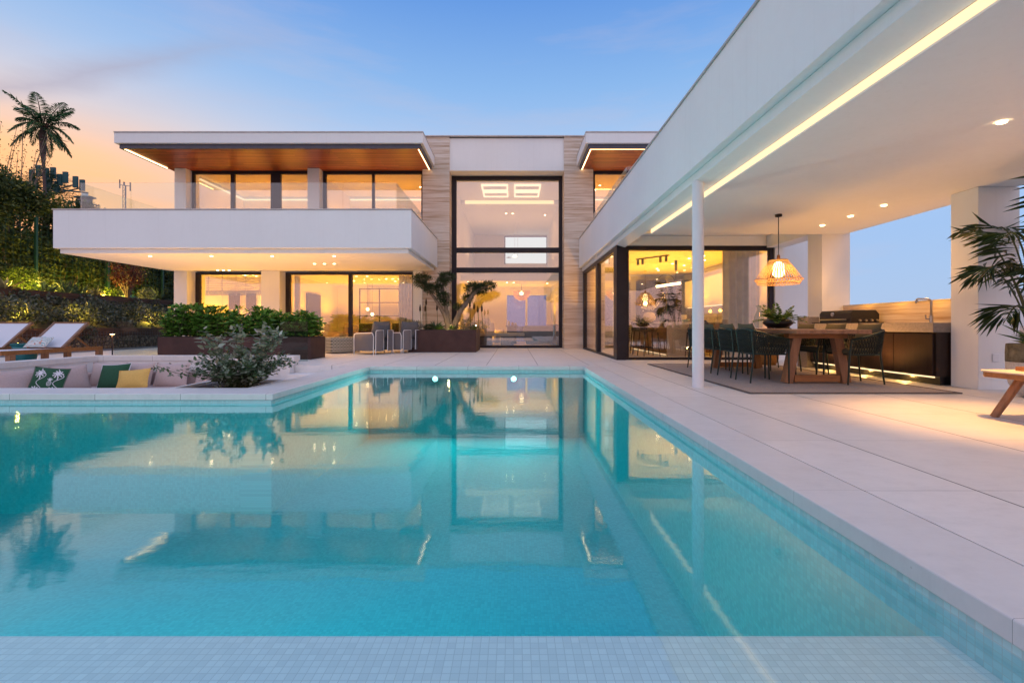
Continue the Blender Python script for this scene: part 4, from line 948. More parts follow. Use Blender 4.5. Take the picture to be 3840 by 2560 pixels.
op = thing('olive_planter', (-2.16, 15, 0), 'square-edged brown steel planter holding the cloud-pruned olive', 'planter')
MB().box(-3.18, -1.14, 14.14, 15.9, 0, .67).build('box_wall', M['corten'], op, bevel=.004); MB().box(-3.14, -1.18, 14.18, 15.86, .6705, .68).build('soil', M['soil'], op)
def oz(x, y, Y=14.9): return ((x*.25+918.75-1180)*Y/1078, Y, .8-(y*.25+526.75-748)*Y/1078)
ol = thing('olive_tree', (-2.25, 14.9, .68), 'cloud-pruned olive with twisted pale trunks in the brown planter', 'tree')
tb = MB()
def limb(pts, r0, r1, dy=0):
    P = []
    for i, (x, y) in enumerate(pts):
        X, Y, Z = oz(x, y); P.append((X, Y+dy*i/len(pts), Z))
    Q = [Vector(P[0])]
    for a, c in zip(P[:-1], P[1:]):
        for k in range(1, 5): Q.append(Vector(a).lerp(Vector(c), k/4)+Vector((rnd.uniform(-.012, .012), rnd.uniform(-.012, .012), 0)))
    n = len(Q); tb.tube(Q, [r0+(r1-r0)*i/(n-1)+rnd.uniform(-.004, .006) for i in range(n)], 10)
limb([(440, 930), (438, 850), (428, 760), (412, 690), (398, 600), (385, 520), (405, 450)], .105, .03, .1)
limb([(450, 920), (405, 775), (345, 670), (290, 590), (215, 515), (190, 470)], .075, .025, -.1)
limb([(495, 930), (515, 850), (560, 745), (620, 665), (680, 590), (730, 550), (800, 530)], .115, .035, -.15)
limb([(560, 745), (545, 715), (530, 700)], .03, .015, .1); limb([(640, 650), (618, 620), (615, 600)], .03, .015, .2); limb([(398, 600), (380, 620), (340, 560), (300, 545)], .03, .015, .2); limb([(412, 690), (440, 660), (445, 620)], .025, .012, -.2)
tb.build('trunk', M['bark'], ol, smooth=True)
pads = [(200, 452, 92, 36), (190, 505, 62, 26), (430, 440, 78, 44), (385, 490, 60, 34), (300, 548, 82, 42), (250, 530, 50, 26), (395, 620, 60, 46), (420, 678, 42, 26), (670, 545, 80, 55), (740, 550, 70, 50), (815, 520, 72, 36), (620, 635, 46, 38), (540, 712, 46, 24)]
arr = []
for x, y, rx, ry in pads:
    X, Y, Z = oz(x, y); s = .25*14.9/1078; n = int(rx*ry*.34)
    p, d = cloud(n, (X, Y-.02, Z), (rx*s, rx*s*.85, ry*s), .45)
    p = p+nr.normal(0, .028, p.shape); d = d+np.array([0, 0, .5]); arr.append(leaf_arr(p, d+nr.normal(0, .45, d.shape), nr.uniform(.05, .085, n), .017, .1))
leaf_obj('foliage', np.concatenate(arr), M['olive'], ol)
lamp('planter_light_or_fill', (-2.0, 14.45, .76), 5, (1, .72, .25), .03, op); lamp('planter_light_or_fill', (-1.5, 15.5, .8), 9, (1, .66, .18), .03, op)
def tuft(name, x, y, z, n, L, W, m, label, cat, el=(.2, 1.3), group=None, droop=.2):
    a = nr.random(n)*6.283; e = nr.uniform(el[0], el[1], n)
    d = np.stack([np.cos(a)*np.cos(e), np.sin(a)*np.cos(e), np.sin(e)], 1); p = np.array([[x, y, z]])+d*np.array([.03, .03, .0])
    v = leaf_arr(p, d, nr.uniform(.7, 1.05, n)*L, W, droop)
    o = leaf_obj(name, v - np.tile(np.array([x, y, z]), (len(v), 1)), M[m]); o.location = (x, y, z); return tag(o, label, cat, group)
def mound(name, x, y, z, r, h, n, m, label, cat, ls=.04, lw=.02, group=None):
    p, d = cloud(n, (0, 0, h*.45), (r, r, h*.55), .5); p[:, 2] = np.maximum(p[:, 2], .01)
    o = leaf_obj(name, leaf_arr(p, d+nr.normal(0, .5, d.shape), nr.uniform(.7, 1.2, n)*ls, lw, .15), M[m]); o.location = (x, y, z); return tag(o, label, cat, group)
zs = .68
for x, r, h, m, l in ((-2.98, .19, .28, 'silver', 'small silver shrub at the left corner of the olive planter'), (-1.42, .25, .34, 'silver', 'silver shrub right of the olive trunks'), (-2.62, .15, .16, 'olive', 'low green tuft of planting left of the olive trunk')):
    mound('planter_plant', x, 14.45, zs, r, h, 800, m, l, 'plant', .05, .014)
for x, n, l in ((-2.3, 60, 'low grassy clump in front of the olive trunks'), (-1.85, 60, 'grassy clump at the foot of the right olive trunk'), (-1.2, 50, 'grassy clump at the right end of the olive planter')):
    tuft('grass_clump', x, 14.35, zs, n, .2, .012, 'fern', l, 'grass', (.3, 1.4))
tuft('agave', -2.42, 14.75, zs, 34, .34, .05, 'agave', 'grey-green rosette between the olive trunks', 'plant', (.1, 1.2))
for i, (x, y0, y1) in enumerate(((185, 750, 890), (240, 690, 880), (232, 752, 880), (340, 742, 890), (642, 712, 890), (680, 732, 890), (752, 752, 890), (715, 760, 890))):
    a = oz(x, y0, 15.2); c = oz(x+10, y1, 15.2); t = thing('flower_spike', (c[0], 15.2, zs), 'dark flower spike on a thin stem, ' + ['far left in the olive planter', 'tallest at the left of the olive', 'just right of the far left pair', 'beside the left trunk', 'tallest against the window glass', 'second against the window glass', 'rightmost in the olive planter', 'between the two right spikes'][i], 'flower', 'flower spikes in the olive planter')
    MB().tube([(c[0], 15.2, zs), ((a[0]+c[0])/2, 15.2, (a[2]+zs)/2), a], .008, 5).build('stem', M['stem'], t)
    MB().lathe([(.012, -.02), (.032, .03), (.028, .12), (.004, .22)], a, 8).build('flower', M['dark_cloth'], t)

# ------------------------------------------------------------------ patio lounge set by the living room
def armchair():
    t = thing('lounge_chair', (0, 0, 0), '', 'armchair')
    def curved(x0, y0, x1, y1, z0, z1, bow, n=10):      # cord panel bowing outwards
        dx, dy = x1-x0, y1-y0; L = math.hypot(dx, dy); nx, ny = dy/L, -dx/L
        b = MB()
        for k in (0, 1):
            b.grid(lambda i, j, k=k: (x0+dx*i+nx*(bow*math.sin(math.pi*i)+.014*k), y0+dy*i+ny*(bow*math.sin(math.pi*i)+.014*k), z0+(z1-z0)*j), n, 1)
        return b
    for s in (-1, 1):
        b = curved(-.30, s*.395, .33, s*.40, .10, .57, -s*.03); b.build('cord_panel', M['cord'], t, local=True)
        b = curved(-.385, s*.385, -.415, s*.10, .09, .66, .02 if s < 0 else .02); b.build('back_panel', M['cord'], t, local=True)
        f = MB().tube([(.345, s*.405, .0), (.345, s*.41, .50), (.33, s*.41, .56), (.28, s*.41, .585), (-.26, s*.41, .60), (-.30, s*.405, .58), (-.325, s*.40, .50), (-.315, s*.40, 0)], .013, 8)
        f.tube([(-.385, s*.39, .0), (-.392, s*.39, .62), (-.40, s*.37, .67), (-.42, s*.10, .675), (-.42, s*.09, .10)], .011, 8)
        f.build('arm_frame', M['whitepaint'], t, local=True)
    MB().box(-.33, .44, -.365, .365, .13, .43).build('seat_cushion', M['grey_cloth'], t, local=True, bevel=.07)
    b = pillow_mb(.70, .56, .30, 3.5); b.xf(Matrix.Translation((-.25, 0, .66)) @ Matrix.Rotation(R(-12), 4, 'Y') @ Matrix.Rotation(R(90), 4, 'Z')); b.build('back_cushion', M['grey_cloth'], t, local=True, smooth=True)
    return t
ac = armchair(); ac.location = (-4.02, 13.45, 0); ac.rotation_euler = (0, 0, R(158)); ac['label'] = 'grey corded lounge armchair in front, nearer the planter'; ac['group'] = 'grey lounge armchairs'
dup(ac, (-3.35, 14.15, 0), R(150), 'grey corded lounge armchair partly hidden behind the other', 'grey lounge armchairs')
ot = thing('ottoman', (-5.15, 14.0, 0), 'square woven lattice-patterned ottoman by the living room', 'ottoman', None, R(38))
MB().box(-.42, .42, -.42, .42, .03, .46).build('ottoman_body', M['lattice'], ot, local=True, bevel=.03)
for i, (x, y) in enumerate(((-5.0, 13.85), (-5.12, 13.92))): solo('glass_tumbler', MB().lathe([(.04, 0), (.055, .05), (.045, .13)], (x, y, .462), 14, cap=False), M['tint'], ['larger clear tumbler on the lattice ottoman', 'smaller clear tumbler on the lattice ottoman'][i], 'glass')
# ------------------------------------------------------------------ garden on the left
struct('gravel_bed', MB().box(-14.0, -13.0, 6, 34, .004, .012), M['gravel'])
g1 = thing('gabion_wall', (-14.2, 18, 0), 'lower stone-filled gabion wall with rusty timber top', 'wall')
MB().box(-14.5, -14.0, 9, 34, -.4, .46).build('stone_fill', M['gabion'], g1); MB().box(-14.52, -13.97, 9, 34, .461, .72).build('timber_top', M['rust'], g1)
def mesh_wires(x, y0, y1, z0, z1, dy, dz, r):
    b = MB()
    y = y0
    while y <= y1: b.box(x-r, x+r, y-r, y+r, z0, z1); y += dy
    z = z0
    while z <= z1: b.box(x-r, x+r, y0, y1, z-r, z+r); z += dz
    return b
mesh_wires(-13.94, 12, 26, .05, .60, .12, .12, .004).build('wire_mesh', M['greymast'], g1)
struct('garden_slope', MB().add([(-14.4, 9, .70), (-14.4, 34, .70), (-16.2, 34, 1.25), (-16.2, 9, 1.25)], [(0, 3, 2, 1)]).box(-40, -16.6, 6, 60, -3, 1.95), M['soil'])
g2 = thing('upper_gabion_wall', (-16.4, 18, .9), 'upper gabion wall with rusty sleeper edge above the dark shrubs', 'wall')
MB().box(-16.6, -16.2, 9, 34, .6, 1.78).build('stone_fill', M['gabion'], g2); MB().box(-16.62, -16.15, 9, 34, 1.781, 1.99).build('timber_top', M['rust'], g2)
mesh_wires(-16.14, 13, 27, 1.2, 1.80, .12, .2, .005).build('wire_mesh', M['greymast'], g2)
# dark shrubs on the slope: one uncountable mass
n = 20000
y = nr.uniform(9, 30, n); f = nr.random(n); x = -14.35-1.8*f
lump = .28+.26*np.sin(y*1.9)*np.sin(x*3.1+y*.7)+.16*np.sin(y*5.3+x)
z = .72+.55*f + nr.random(n)**.6*np.clip(lump+.22, .12, .85)
arr = leaf_arr(np.stack([x, y, z], 1), nr.normal(0, 1, (n, 3))+np.array([.3, -.3, .3]), nr.uniform(.08, .15, n), nr.uniform(.04, .075, n), .2)
tag(leaf_obj('ground_cover', arr, M['hedge2']), 'mass of dark silvery shrubs between the two gabion walls', 'shrubs', None, 'stuff')
# tall hedge behind a green mesh fence
hg = 'tall hedge trees behind the green fence'
def hedge_tree(x, y, h, w, n, label):
    t = thing('hedge_tree', (x, y, 1.95), label, 'tree', hg)
    b = MB()
    for k in range(4): b.tube([(x+rnd.uniform(-.3, .3), y+rnd.uniform(-.3, .3), 1.95), (x+rnd.uniform(-.5, .5), y+rnd.uniform(-.5, .5), 1.95+h*.5), (x+rnd.uniform(-.8, .8), y+rnd.uniform(-.9, .9), 1.95+h*.92)], [.06, .04, .015], 6)
    b.build('trunk', M['bark'], t)
    arr = []; nc = 62
    for k in range(nc):
        zz = rnd.uniform(.06, .98); ww = w*(1 if zz < .75 else 1-.55*(zz-.75)/.25)
        c = (x+rnd.uniform(-.75, .75)+.35*zz*0, y+rnd.uniform(-ww, ww), 1.95+h*zz); r = rnd.uniform(.35, .62)
        m = n//nc; p, d = cloud(m, c, (r, r, r*.85), .35); arr.append(leaf_arr(p, d+nr.normal(0, .6, d.shape), nr.uniform(.09, .17, m), nr.uniform(.05, .085, m), .2))
    leaf_obj('crown', np.concatenate(arr), M['hedge'], t)
for y, h, l in ((15.3, 4.5, 'tall dark hedge tree cut off by the left edge'), (17.6, 4.35, 'tall dark hedge tree left of the first green fence post'), (19.9, 3.75, 'tall dark hedge tree right of the first green fence post'), (22.3, 3.9, 'hedge tree beneath the left end of the balcony'), (24.8, 4.1, 'hedge tree behind the red-leaved shrub'), (27.4, 4.1, 'hedge tree beside the house corner'), (30.2, 4.0, 'farthest hedge tree, mostly hidden by the house')):
    hedge_tree(-19.0, y, h, 1.35, 17000, l)
wt = thing('wispy_tree', (-21.5, 19.4, 1.95), 'thin bare-branched tree rising over the hedge at the left edge', 'tree')
b = MB(); arr = []
for k in range(46):
    y0 = 19.4+rnd.uniform(-.6, .6); x0 = -21.5+rnd.uniform(-.6, .6)
    e = (x0+rnd.uniform(-1.4, 1.9), y0+rnd.uniform(-1.5, 1.5), 1.95+rnd.uniform(5.2, 7.4))
    m = ((x0+e[0])/2+rnd.uniform(-.2, .2), (y0+e[1])/2, (1.95+e[2])/2+.4)
    b.tube([(x0, y0, 1.95), m, e], [.03, .02, .006], 5)
    q = 26; f = .45+.55*nr.random(q)[:, None]; p = np.array(m)*(1-f)+np.array(e)*f+nr.normal(0, .09, (q, 3)); arr.append(leaf_arr(p, nr.normal(0, 1, (q, 3)), .09, .045))
b.build('branches', M['bark'], wt); leaf_obj('crown', np.concatenate(arr), M['hedge'], wt)
fn = thing('mesh_fence', (-18.0, 20, 1.95), 'green wire-mesh fence with tall posts in front of the hedge', 'fence')
for y in (14.7, 17.5, 20.6, 23.8, 27.0): MB().box(-17.85, -17.77, y-.04, y+.04, 1.95, 4.85).build('post', M['fence'], fn)
mesh_wires(-17.81, 14.7, 27, 1.96, 4.6, .25, .2, .004).build('wire_mesh', M['fence'], fn)
# planting on the upper bed
def agv(x, y, L, m, label, n=34, W=.075): tuft('agave', x, y, 1.96, n, L, W, m, label, 'agave', (.12, 1.25), 'agaves on the upper bed', .12)
agv(-16.9, 15.55, .62, 'agave_lit', 'agave at the far left, leaves coloured as lit from below', 30, .12)
agv(-16.8, 16.85, .60, 'agave', 'green agave left of the spiky grass plant'); tuft('spiky_plant', -16.8, 17.65, 1.96, 90, .72, .016, 'agave', 'spiky fine-leaved plant between two green agaves', 'plant', (.05, 1.35), None, .15)
agv(-16.8, 18.25, .58, 'agave', 'green agave right of the spiky grass plant'); agv(-16.8, 18.85, .5, 'agave_lit', 'small agave beside the lime shrub, leaves coloured as lit')
agv(-16.8, 22.3, .75, 'agave', 'large green agave next to the house pillar')
mound('round_shrub', -17.5, 16.75, 1.95, .58, .95, 1500, 'lime', 'rounded lime shrub at the left of the upper bed', 'shrub', .075, .04)
mound('round_shrub', -16.95, 19.6, 1.95, .45, .42, 900, 'lime', 'low glowing lime shrub lit by a garden spotlight', 'shrub', .07, .035)
mound('round_shrub', -16.95, 21.7, 1.95, .38, .62, 900, 'silver', 'clipped grey ball shrub right of the red shrub', 'shrub', .05, .02)
mound('trailing_shrub', -13.95, 15.4, .40, .24, .40, 420, 'hedge2', 'small shrub trailing over the lower timber wall', 'shrub', .06, .03)
rs = thing('red_shrub', (-16.95, 20.6, 1.95), 'multi-stemmed red-leaved shrub on the upper bed', 'shrub')
b = MB(); arr = []
for k in range(22):
    a = rnd.uniform(0, 6.28); e = (-16.95+rnd.uniform(.2, .75)*math.cos(a), 20.6+rnd.uniform(.2, .85)*math.sin(a), 1.95+rnd.uniform(.9, 1.75))
    m = (-16.95+(e[0]+16.95)*.35, 20.6+(e[1]-20.6)*.35, 1.95+.45*(e[2]-1.95)); b.tube([(-16.95, 20.6, 1.95), m, e], [.025, .018, .006], 5)
    q = 110; f = .25+.75*nr.random(q)[:, None]; p = np.array(m)*(1-f)+np.array(e)*f+nr.normal(0, .11, (q, 3)); arr.append(leaf_arr(p, nr.normal(0, 1, (q, 3)), .075, .038))
b.build('stems', M['bark'], rs); leaf_obj('foliage', np.concatenate(arr), M['redleaf'], rs)
YEL = (1, .66, .08)
for i, (x, y, z, p) in enumerate(((-15.1, 19.4, 1.0, 22), (-15.2, 16.3, 1.15, 22), (-16.75, 19.2, 2.08, 10), (-17.0, 16.1, 2.1, 18), (-17.4, 18.6, 2.1, 42), (-15.0, 14.2, 1.1, 10), (-17.3, 20.2, 2.15, 16), (-17.6, 17.4, 2.1, 30), (-17.6, 21.6, 2.1, 30), (-17.7, 15.2, 2.1, 26))):  # last three are added fill to brighten the hedge
    t = thing('garden_spot_or_fill', (x, y, z-.06), ['small spotlight in the dark shrubs left of the long planter', 'small spotlight in the dark shrubs behind the lounger', 'small spotlight under the lime shrub', 'small spotlight by the far left agave', 'small spotlight at the foot of the hedge', 'small spotlight in the dark shrubs at the left edge', 'small spotlight behind the red shrub', 'added fill light under the hedge near the first fence post', 'added fill light under the hedge behind the grey ball shrub', 'added fill light under the hedge at the left edge'][i], 'spotlight', 'garden spotlights')
    MB().tube([(x, y, z-.14), (x, y, z-.04)], [.012, .03], 8).build('fitting', M['black'], t)
    lamp('spot_lamp_or_fill', (x+.03, y-.02, z+.06), p*(2.0 if x > -16 else 3.0), YEL, .04, t)
# tall palm
pm = thing('palm_tree', (-30.6, 30.5, 2), 'tall feather palm against the orange sky', 'palm tree')
cz = 13.6
MB().tube([(-30.2, 30.5, 1.9), (-30.35, 30.5, 7), (-30.55, 30.5, 11.2), (-30.6, 30.5, 12.2), (-30.6, 30.5, 13.2), (-30.6, 30.5, 13.8)], [.12, .09, .085, .17, .20, .09], 12).build('trunk', M['palmbark'], pm, smooth=True)
arr = []; b = MB()
for k in range(20):
    az = k*2.399963+.5; q = k/19
    L = 1.98*rnd.uniform(.9, 1.08)
    ri, dr = (1.15, .30) if q < .28 else ((.75, .55) if q < .55 else ((.30, .75) if q < .82 else (-.25, .55)))
    a, p = frond((-30.6+.15*math.cos(az), 30.5+.15*math.sin(az), 13.7), az, L, ri, dr, 52, .52, .036, .16, .05, .38)
    arr.append(a); b.tube([tuple(z) for z in p[::3]], [.045-.004*i for i in range(len(p[::3]))], 5)
leaf_obj('fronds', np.concatenate(arr), M['palm_tall'], pm); b.build('frond_ribs', M['rust'], pm)
# mast beyond the palm and lattice mast on the skyline
am = thing('antenna_mast', (-41.5, 42, 0), 'teal tree-shaped antenna mast with rows of panels behind the palm', 'antenna mast')
MB().tube([(-41.8, 42, 0), (-41.8, 42, 14.9)], [.28, .18], 10).build('pole', M['mast'], am)
b = MB(); q = MB()
for k, (x, z) in enumerate(((-43.1, 14.3), (-42.5, 14.7), (-41.9, 14.4), (-41.2, 14.5), (-40.6, 13.9), (-40.1, 14.1), (-39.2, 13.7), (-38.6, 13.4), (-42.8, 13.5), (-41.5, 13.6), (-40.9, 13.2))):
    pb = MB().box(x-.2, x+.2, 41.9, 42.06, z-.55, z+.45); pb.build('antenna_panel', M['mast'], am)
    q.bar((x, 42.1, z-.2), (-41.8, 42.1, z-.9), .09, .09)
q.bar((-43.6, 42.1, 13.3), (-38.2, 42.1, 12.7), .12, .12); q.build('bracket', M['mast'], am)
arr = []
for k in range(240):
    a = rnd.uniform(0, 6.28); z = rnd.uniform(10.3, 14.6); L = (1.0+(14.8-z)*.62)*rnd.uniform(.6, 1.1); m = 12
    t = np.linspace(.25, 1, m)[:, None]; p = np.array([[-41.8, 42, z]])+t*np.array([[L*math.cos(a), L*math.sin(a), .12*L-.1]])
    arr.append(leaf_arr(p, np.tile(np.array([[math.cos(a), math.sin(a), .1]]), (m, 1))+nr.normal(0, .5, (m, 3)), .32, .05))
leaf_obj('needle_cladding', np.concatenate(arr), M['palm'], am)
lm = thing('lattice_mast', (-82, 99, 0), 'thin lattice telecom mast far off on the skyline left of the house', 'antenna mast')
b = MB()
for dx, dy in ((-.25, -.25), (.25, -.25), (0, .25)): b.bar((-82+dx, 99+dy, 0), (-82+dx, 99+dy, 30.4), .09, .09)
for k in range(40): z = 10+k*.5; s = (-1)**k; b.bar((-82-.25*s, 98.75, z), (-82+.25*s, 98.75, z+.5), .06, .06)
b.build('lattice', M['greymast'], lm)
MB().bar((-83.2, 99, 30.5), (-80.8, 99, 30.2), .12, .12).bar((-83.1, 99, 29.8), (-83.1, 99, 31.6), .16, .16).bar((-80.9, 99, 29.2), (-80.9, 99, 31.0), .16, .16).bar((-82.2, 99, 30.3), (-82.2, 99, 31.1), .2, .2).build('antennas', M['greymast'], lm)
# wooded ridge with a small house
def far_tree(x, y, z, r, h, label):
    t = thing('ridge_tree', (x, y, z), label, 'tree', 'trees on the far ridge')
    MB().tube([(x, y, z-3), (x, y, z+h*.5)], [.3, .1], 6).build('trunk', M['bark'], t)
    p, d = cloud(420, (x, y, z+h*.45), (r, r, h*.55), .4); leaf_obj('crown', leaf_arr(p, d+nr.normal(0, .6, d.shape), .45, .3), M['hedge'], t)
struct('ridge', MB().grid(lambda i, j: (-78+i*26, 62+j*14, -3+(1-i)*17.6*math.sin(min(1, .12+j)*1.57)), 14, 6), M['hill'], smooth=True)
for k, (u, z) in enumerate(((-65.2, 15.5), (-64.0, 15.3), (-62.9, 15.0), (-61.8, 14.4), (-60.8, 13.9), (-59.8, 13.4))):
    far_tree(u, 70, z, 1.25, 4.3, ['leftmost tree on the far ridge, at the first rail post', 'second tree on the far ridge', 'tree below the small ridge house', 'tree just right of the small ridge house', 'second last tree down the far ridge', 'last low tree where the far ridge meets the balcony'][k])
rh = thing('ridge_house', (-67, 74, 12), 'small grey house with a chimney on the far ridge', 'house')
MB().box(-68.0, -66.3, 73, 73.9, 10, 20.7).build('wall', M['greymast'], rh); MB().box(-68.3, -65.8, 72.8, 74.0, 20.701, 20.95).build('roof', M['mast'], rh); MB().box(-67.4, -66.8, 73.2, 73.7, 20.951, 21.7).build('chimney', M['stucco'], rh)

# ------------------------------------------------------------------ interiors seen through the glass
vb = thing('venetian_blind', (-9.95, 16.95, 2.2), 'half-lowered pale venetian blind inside the bathroom window', 'blind')
b = MB()
for k in range(9): b.add([(-11.12, 16.92, 2.56-k*.062), (-8.81, 16.92, 2.56-k*.062), (-8.81, 16.965, 2.535-k*.062), (-11.12, 16.965, 2.535-k*.062), (-11.12, 16.925, 2.553-k*.062), (-8.81, 16.925, 2.553-k*.062), (-8.81, 16.97, 2.528-k*.062), (-11.12, 16.97, 2.528-k*.062)], [(0,1,2,3),(4,7,6,5),(0,4,5,1),(1,5,6,2),(2,6,7,3),(3,7,4,0)])
b.build('slats', M['pale_cloth'], vb); b = MB()
for k in range(7): b.box(-11.12, -8.81, 16.93, 16.96, 1.90+k*.021, 1.911+k*.021)
b.build('stacked_slats', M['grey_cloth'], vb); b = MB()
for x in (-11.0, -10.5, -10.0, -9.65, -9.15): b.box(x-.01, x+.01, 16.90, 16.912, 1.9, 2.6)
b.build('tape', M['pale_cloth'], vb)
for i, x in enumerate((-10.95, -10.28)): solo('wall_mirror', MB().box(x, x+(.43, .37)[i], 18.03, 18.08, 1.22, 2.05), M['dark_cloth'], ['left dark mirror panel on the bathroom wall', 'right dark mirror panel on the bathroom wall'][i], 'mirror', 'bathroom mirrors')
solo('bath_curtain', MB().grid(lambda i, j: (-10.5+i*.2, 18.0+.03*math.sin(i*40), .95+j*1.1), 16, 2), M['curtain'], 'narrow amber curtain between the dark bathroom mirrors', 'curtain')
ol2 = thing('orchid', (-10.25, 17.65, .81), 'white orchid standing in the bathroom window', 'plant')
MB().lathe([(.05, 0), (.06, .12)], (-10.25, 17.65, .81), 12).build('pot', M['steel'], ol2)
MB().tube([(-10.25, 17.65, .95), (-10.22, 17.65, 1.25), (-10.1, 17.65, 1.38)], .008, 5).tube([(-10.25, 17.65, .95), (-10.31, 17.65, 1.3), (-10.55, 17.65, 1.36)], .008, 5).build('stem', M['stem'], ol2)
p = np.concatenate([cloud(50, (-10.1, 17.65, 1.36), (.13, .1, .08))[0], cloud(40, (-10.53, 17.65, 1.36), (.12, .1, .06))[0]]); leaf_obj('blooms', leaf_arr(p, nr.normal(0, 1, p.shape), .06, .05), M['bloom'], ol2)
rbox('bath_vanity', (-11.1, -8.7, 17.5, 18.0, .45, .80), 'pale_cloth', None, .01, 'pale vanity counter behind the bathroom window', 'cabinet')
# living room
def curtain(x0, x1, y, z1, label, wv=26):
    return solo('sheer_curtain', MB().grid(lambda i, j: (x0+i*(x1-x0), y+.035*math.sin(i*wv), .02+j*z1), 60, 2), M['curtain'], label, 'curtain', 'sheer curtains')
curtain(-4.15, -3.62, 16.95, 2.6, 'sheer curtain at the right side of the living room window'); curtain(-7.92, -7.72, 16.95, 2.6, 'narrow sheer curtain at the left side of the living room window', 14)
pt = thing('glass_partition', (-5.2, 21.3, 0), 'steel-framed glass partition at the back of the living room', 'partition')
b = MB()
for x in (-7.0, -6.1, -5.2, -4.3, -3.45): b.box(x-.025, x+.025, 21.3, 21.36, 0, 2.5)
for z in (.03, 1.25, 1.85, 2.47): b.box(-7.0, -3.45, 21.305, 21.355, z-.02, z+.02)
b.build('frame', M['frame'], pt)
solo('living_room_art', MB().box(-8.22, -8.18, 18.6, 19.9, .8, 2.1), M['dark_cloth'], 'dark picture on the left wall of the living room', 'picture')
ss = thing('living_room_sofa', (-5.2, 19.4, 0), 'long cream sofa behind the living room glass', 'sofa')
MB().box(-7.2, -3.8, 18.8, 19.7, .1, .46).build('seat', M['pale_cloth'], ss, bevel=.05); MB().box(-7.2, -3.8, 19.71, 19.95, .1, .80).build('backrest', M['pale_cloth'], ss, bevel=.06)
for i, (x, m, l) in enumerate(((-6.75, 'pale_cloth', 'cream cushion at the left end of the living room sofa'), (-6.15, 'dark_cloth', 'dark cushion on the left half of the living room sofa'), (-5.5, 'pale_cloth', 'cream cushion in the middle of the living room sofa'), (-4.75, 'dark_cloth', 'dark cushion on the right half of the living room sofa'))):
    pillow('sofa_cushion', .68, .46, .18, (x, 19.55, .69), (-15, 0, 0), m, l, 'cushion', 'living room sofa cushions')
for i, (x, z) in enumerate(((-6.35, 1.52), (-6.15, 1.30), (-4.15, 1.52), (-4.25, 1.30))):
    t = thing('globe_pendant', (x, 20.4, z), ['upper globe pendant left of the mullion in the living room', 'lower globe pendant left of the mullion in the living room', 'upper globe pendant by the sheer curtain', 'lower globe pendant by the sheer curtain'][i], 'lamp', 'living room globe pendants')
    MB().tube([(x, 20.4, z+.06), (x, 20.4, 2.65)], .006, 5).build('cable', M['black'], t); MB().lathe([(.005, -.07), (.05, -.05), (.07, 0), (.05, .05), (.005, .07)], (x, 20.4, z), 16).build('globe', M['bulb'], t, smooth=True)
# hall
hs = thing('hall_sofa', (-.9, 19.2, 0), 'cream hall sofa end with a patterned cushion behind the olive planter', 'sofa')
MB().box(-2.1, -.55, 19.6, 20.5, .08, .45).build('seat', M['pale_cloth'], hs, bevel=.05); MB().box(-2.1, -.85, 20.3, 20.55, .46, .95).build('backrest', M['pale_cloth'], hs, bevel=.06); MB().box(-.80, -.42, 19.6, 20.55, .10, .66).build('armrest', M['pale_cloth'], hs, bevel=.04)
pillow('hall_cushion', .55, .5, .18, (-1.15, 19.95, .70), (-18, 0, 14), 'pale_cloth', 'striped pale cushion on the hall sofa', 'cushion')
hb = thing('hall_bench', (-.4, 18.3, 0), 'long low upholstered bench with block legs inside the hall window', 'bench')
MB().box(-1.45, .42, 18.0, 18.7, .40, .52).build('seat', M['pale_cloth'], hb, bevel=.04)
for a, c in ((-1.3, -.85), (-.5, -.0)): MB().box(a, c, 18.1, 18.6, .004, .395).build('block_leg', M['grey_cloth'], hb)
ha = thing('hall_armchair', (.95, 18.9, 0), 'large rounded grey tub chair at the right of the hall', 'armchair')
MB().lathe([(.48, .06), (.58, .25), (.64, .48), (.62, .76), (.56, .80), (.50, .74), (.46, .46), (.02, .44)], (1.0, 18.9, 0), 28).build('tub', M['grey_cloth'], ha, smooth=True)
ht = thing('side_table', (-.1, 20.3, 0), 'dark side table with small ornaments next to the hall sofa', 'table')
MB().box(-.35, .2, 20.6, 21.1, .76, .80).build('tabletop', M['darkwood'], ht); MB().box(-.28, .13, 20.65, 21.05, .004, .759).build('pedestal', M['dark_cloth'], ht)
for i, (x, h, m) in enumerate(((-.22, .22, 'bloom'), (-.05, .16, 'teak'), (.08, .13, 'pale_cloth'))): solo('ornament', MB().lathe([(.05, 0), (.06, h*.5), (.03, h)], (x, 20.8, .801), 12), M[m], ['tall pale ornament on the dark side table', 'brown ornament in the middle of the dark side table', 'short cream ornament on the dark side table'][i], 'ornament', 'side table ornaments')
mound('hall_flowers', -1.05, 17.75, .62, .2, .45, 260, 'bloom', 'white flower bunch inside the glass right of the olive', 'flowers', .07, .05)
dp = thing('dome_pendant', (.35, 21.2, 2.1), 'layered pink dome pendant hanging in the hall', 'lamp')
b = MB()
for k in range(9):
    a = k/8*1.35; r = .40*math.cos(a); b.tube([(.35+r*math.cos(w/24*6.2832), 21.2+r*math.sin(w/24*6.2832), 2.35-.40*math.sin(a)) for w in range(25)], .018, 6, cap=False)
b.build('layered_shade', simple('pink_shade', (.75, .42, .34), .7), dp); MB().tube([(.35, 21.2, 2.3), (.35, 21.2, 2.69)], .01, 5).build('cable', M['black'], dp); MB().lathe([(.01, -.1), (.09, -.04), (.09, .04), (.01, .1)], (.35, 21.2, 2.26), 14).build('bulb', M['bulb'], dp)
gp = thing('gallery_pendant', (.1, 23.5, 4.2), 'small glowing pendant cluster high in the gallery', 'lamp')
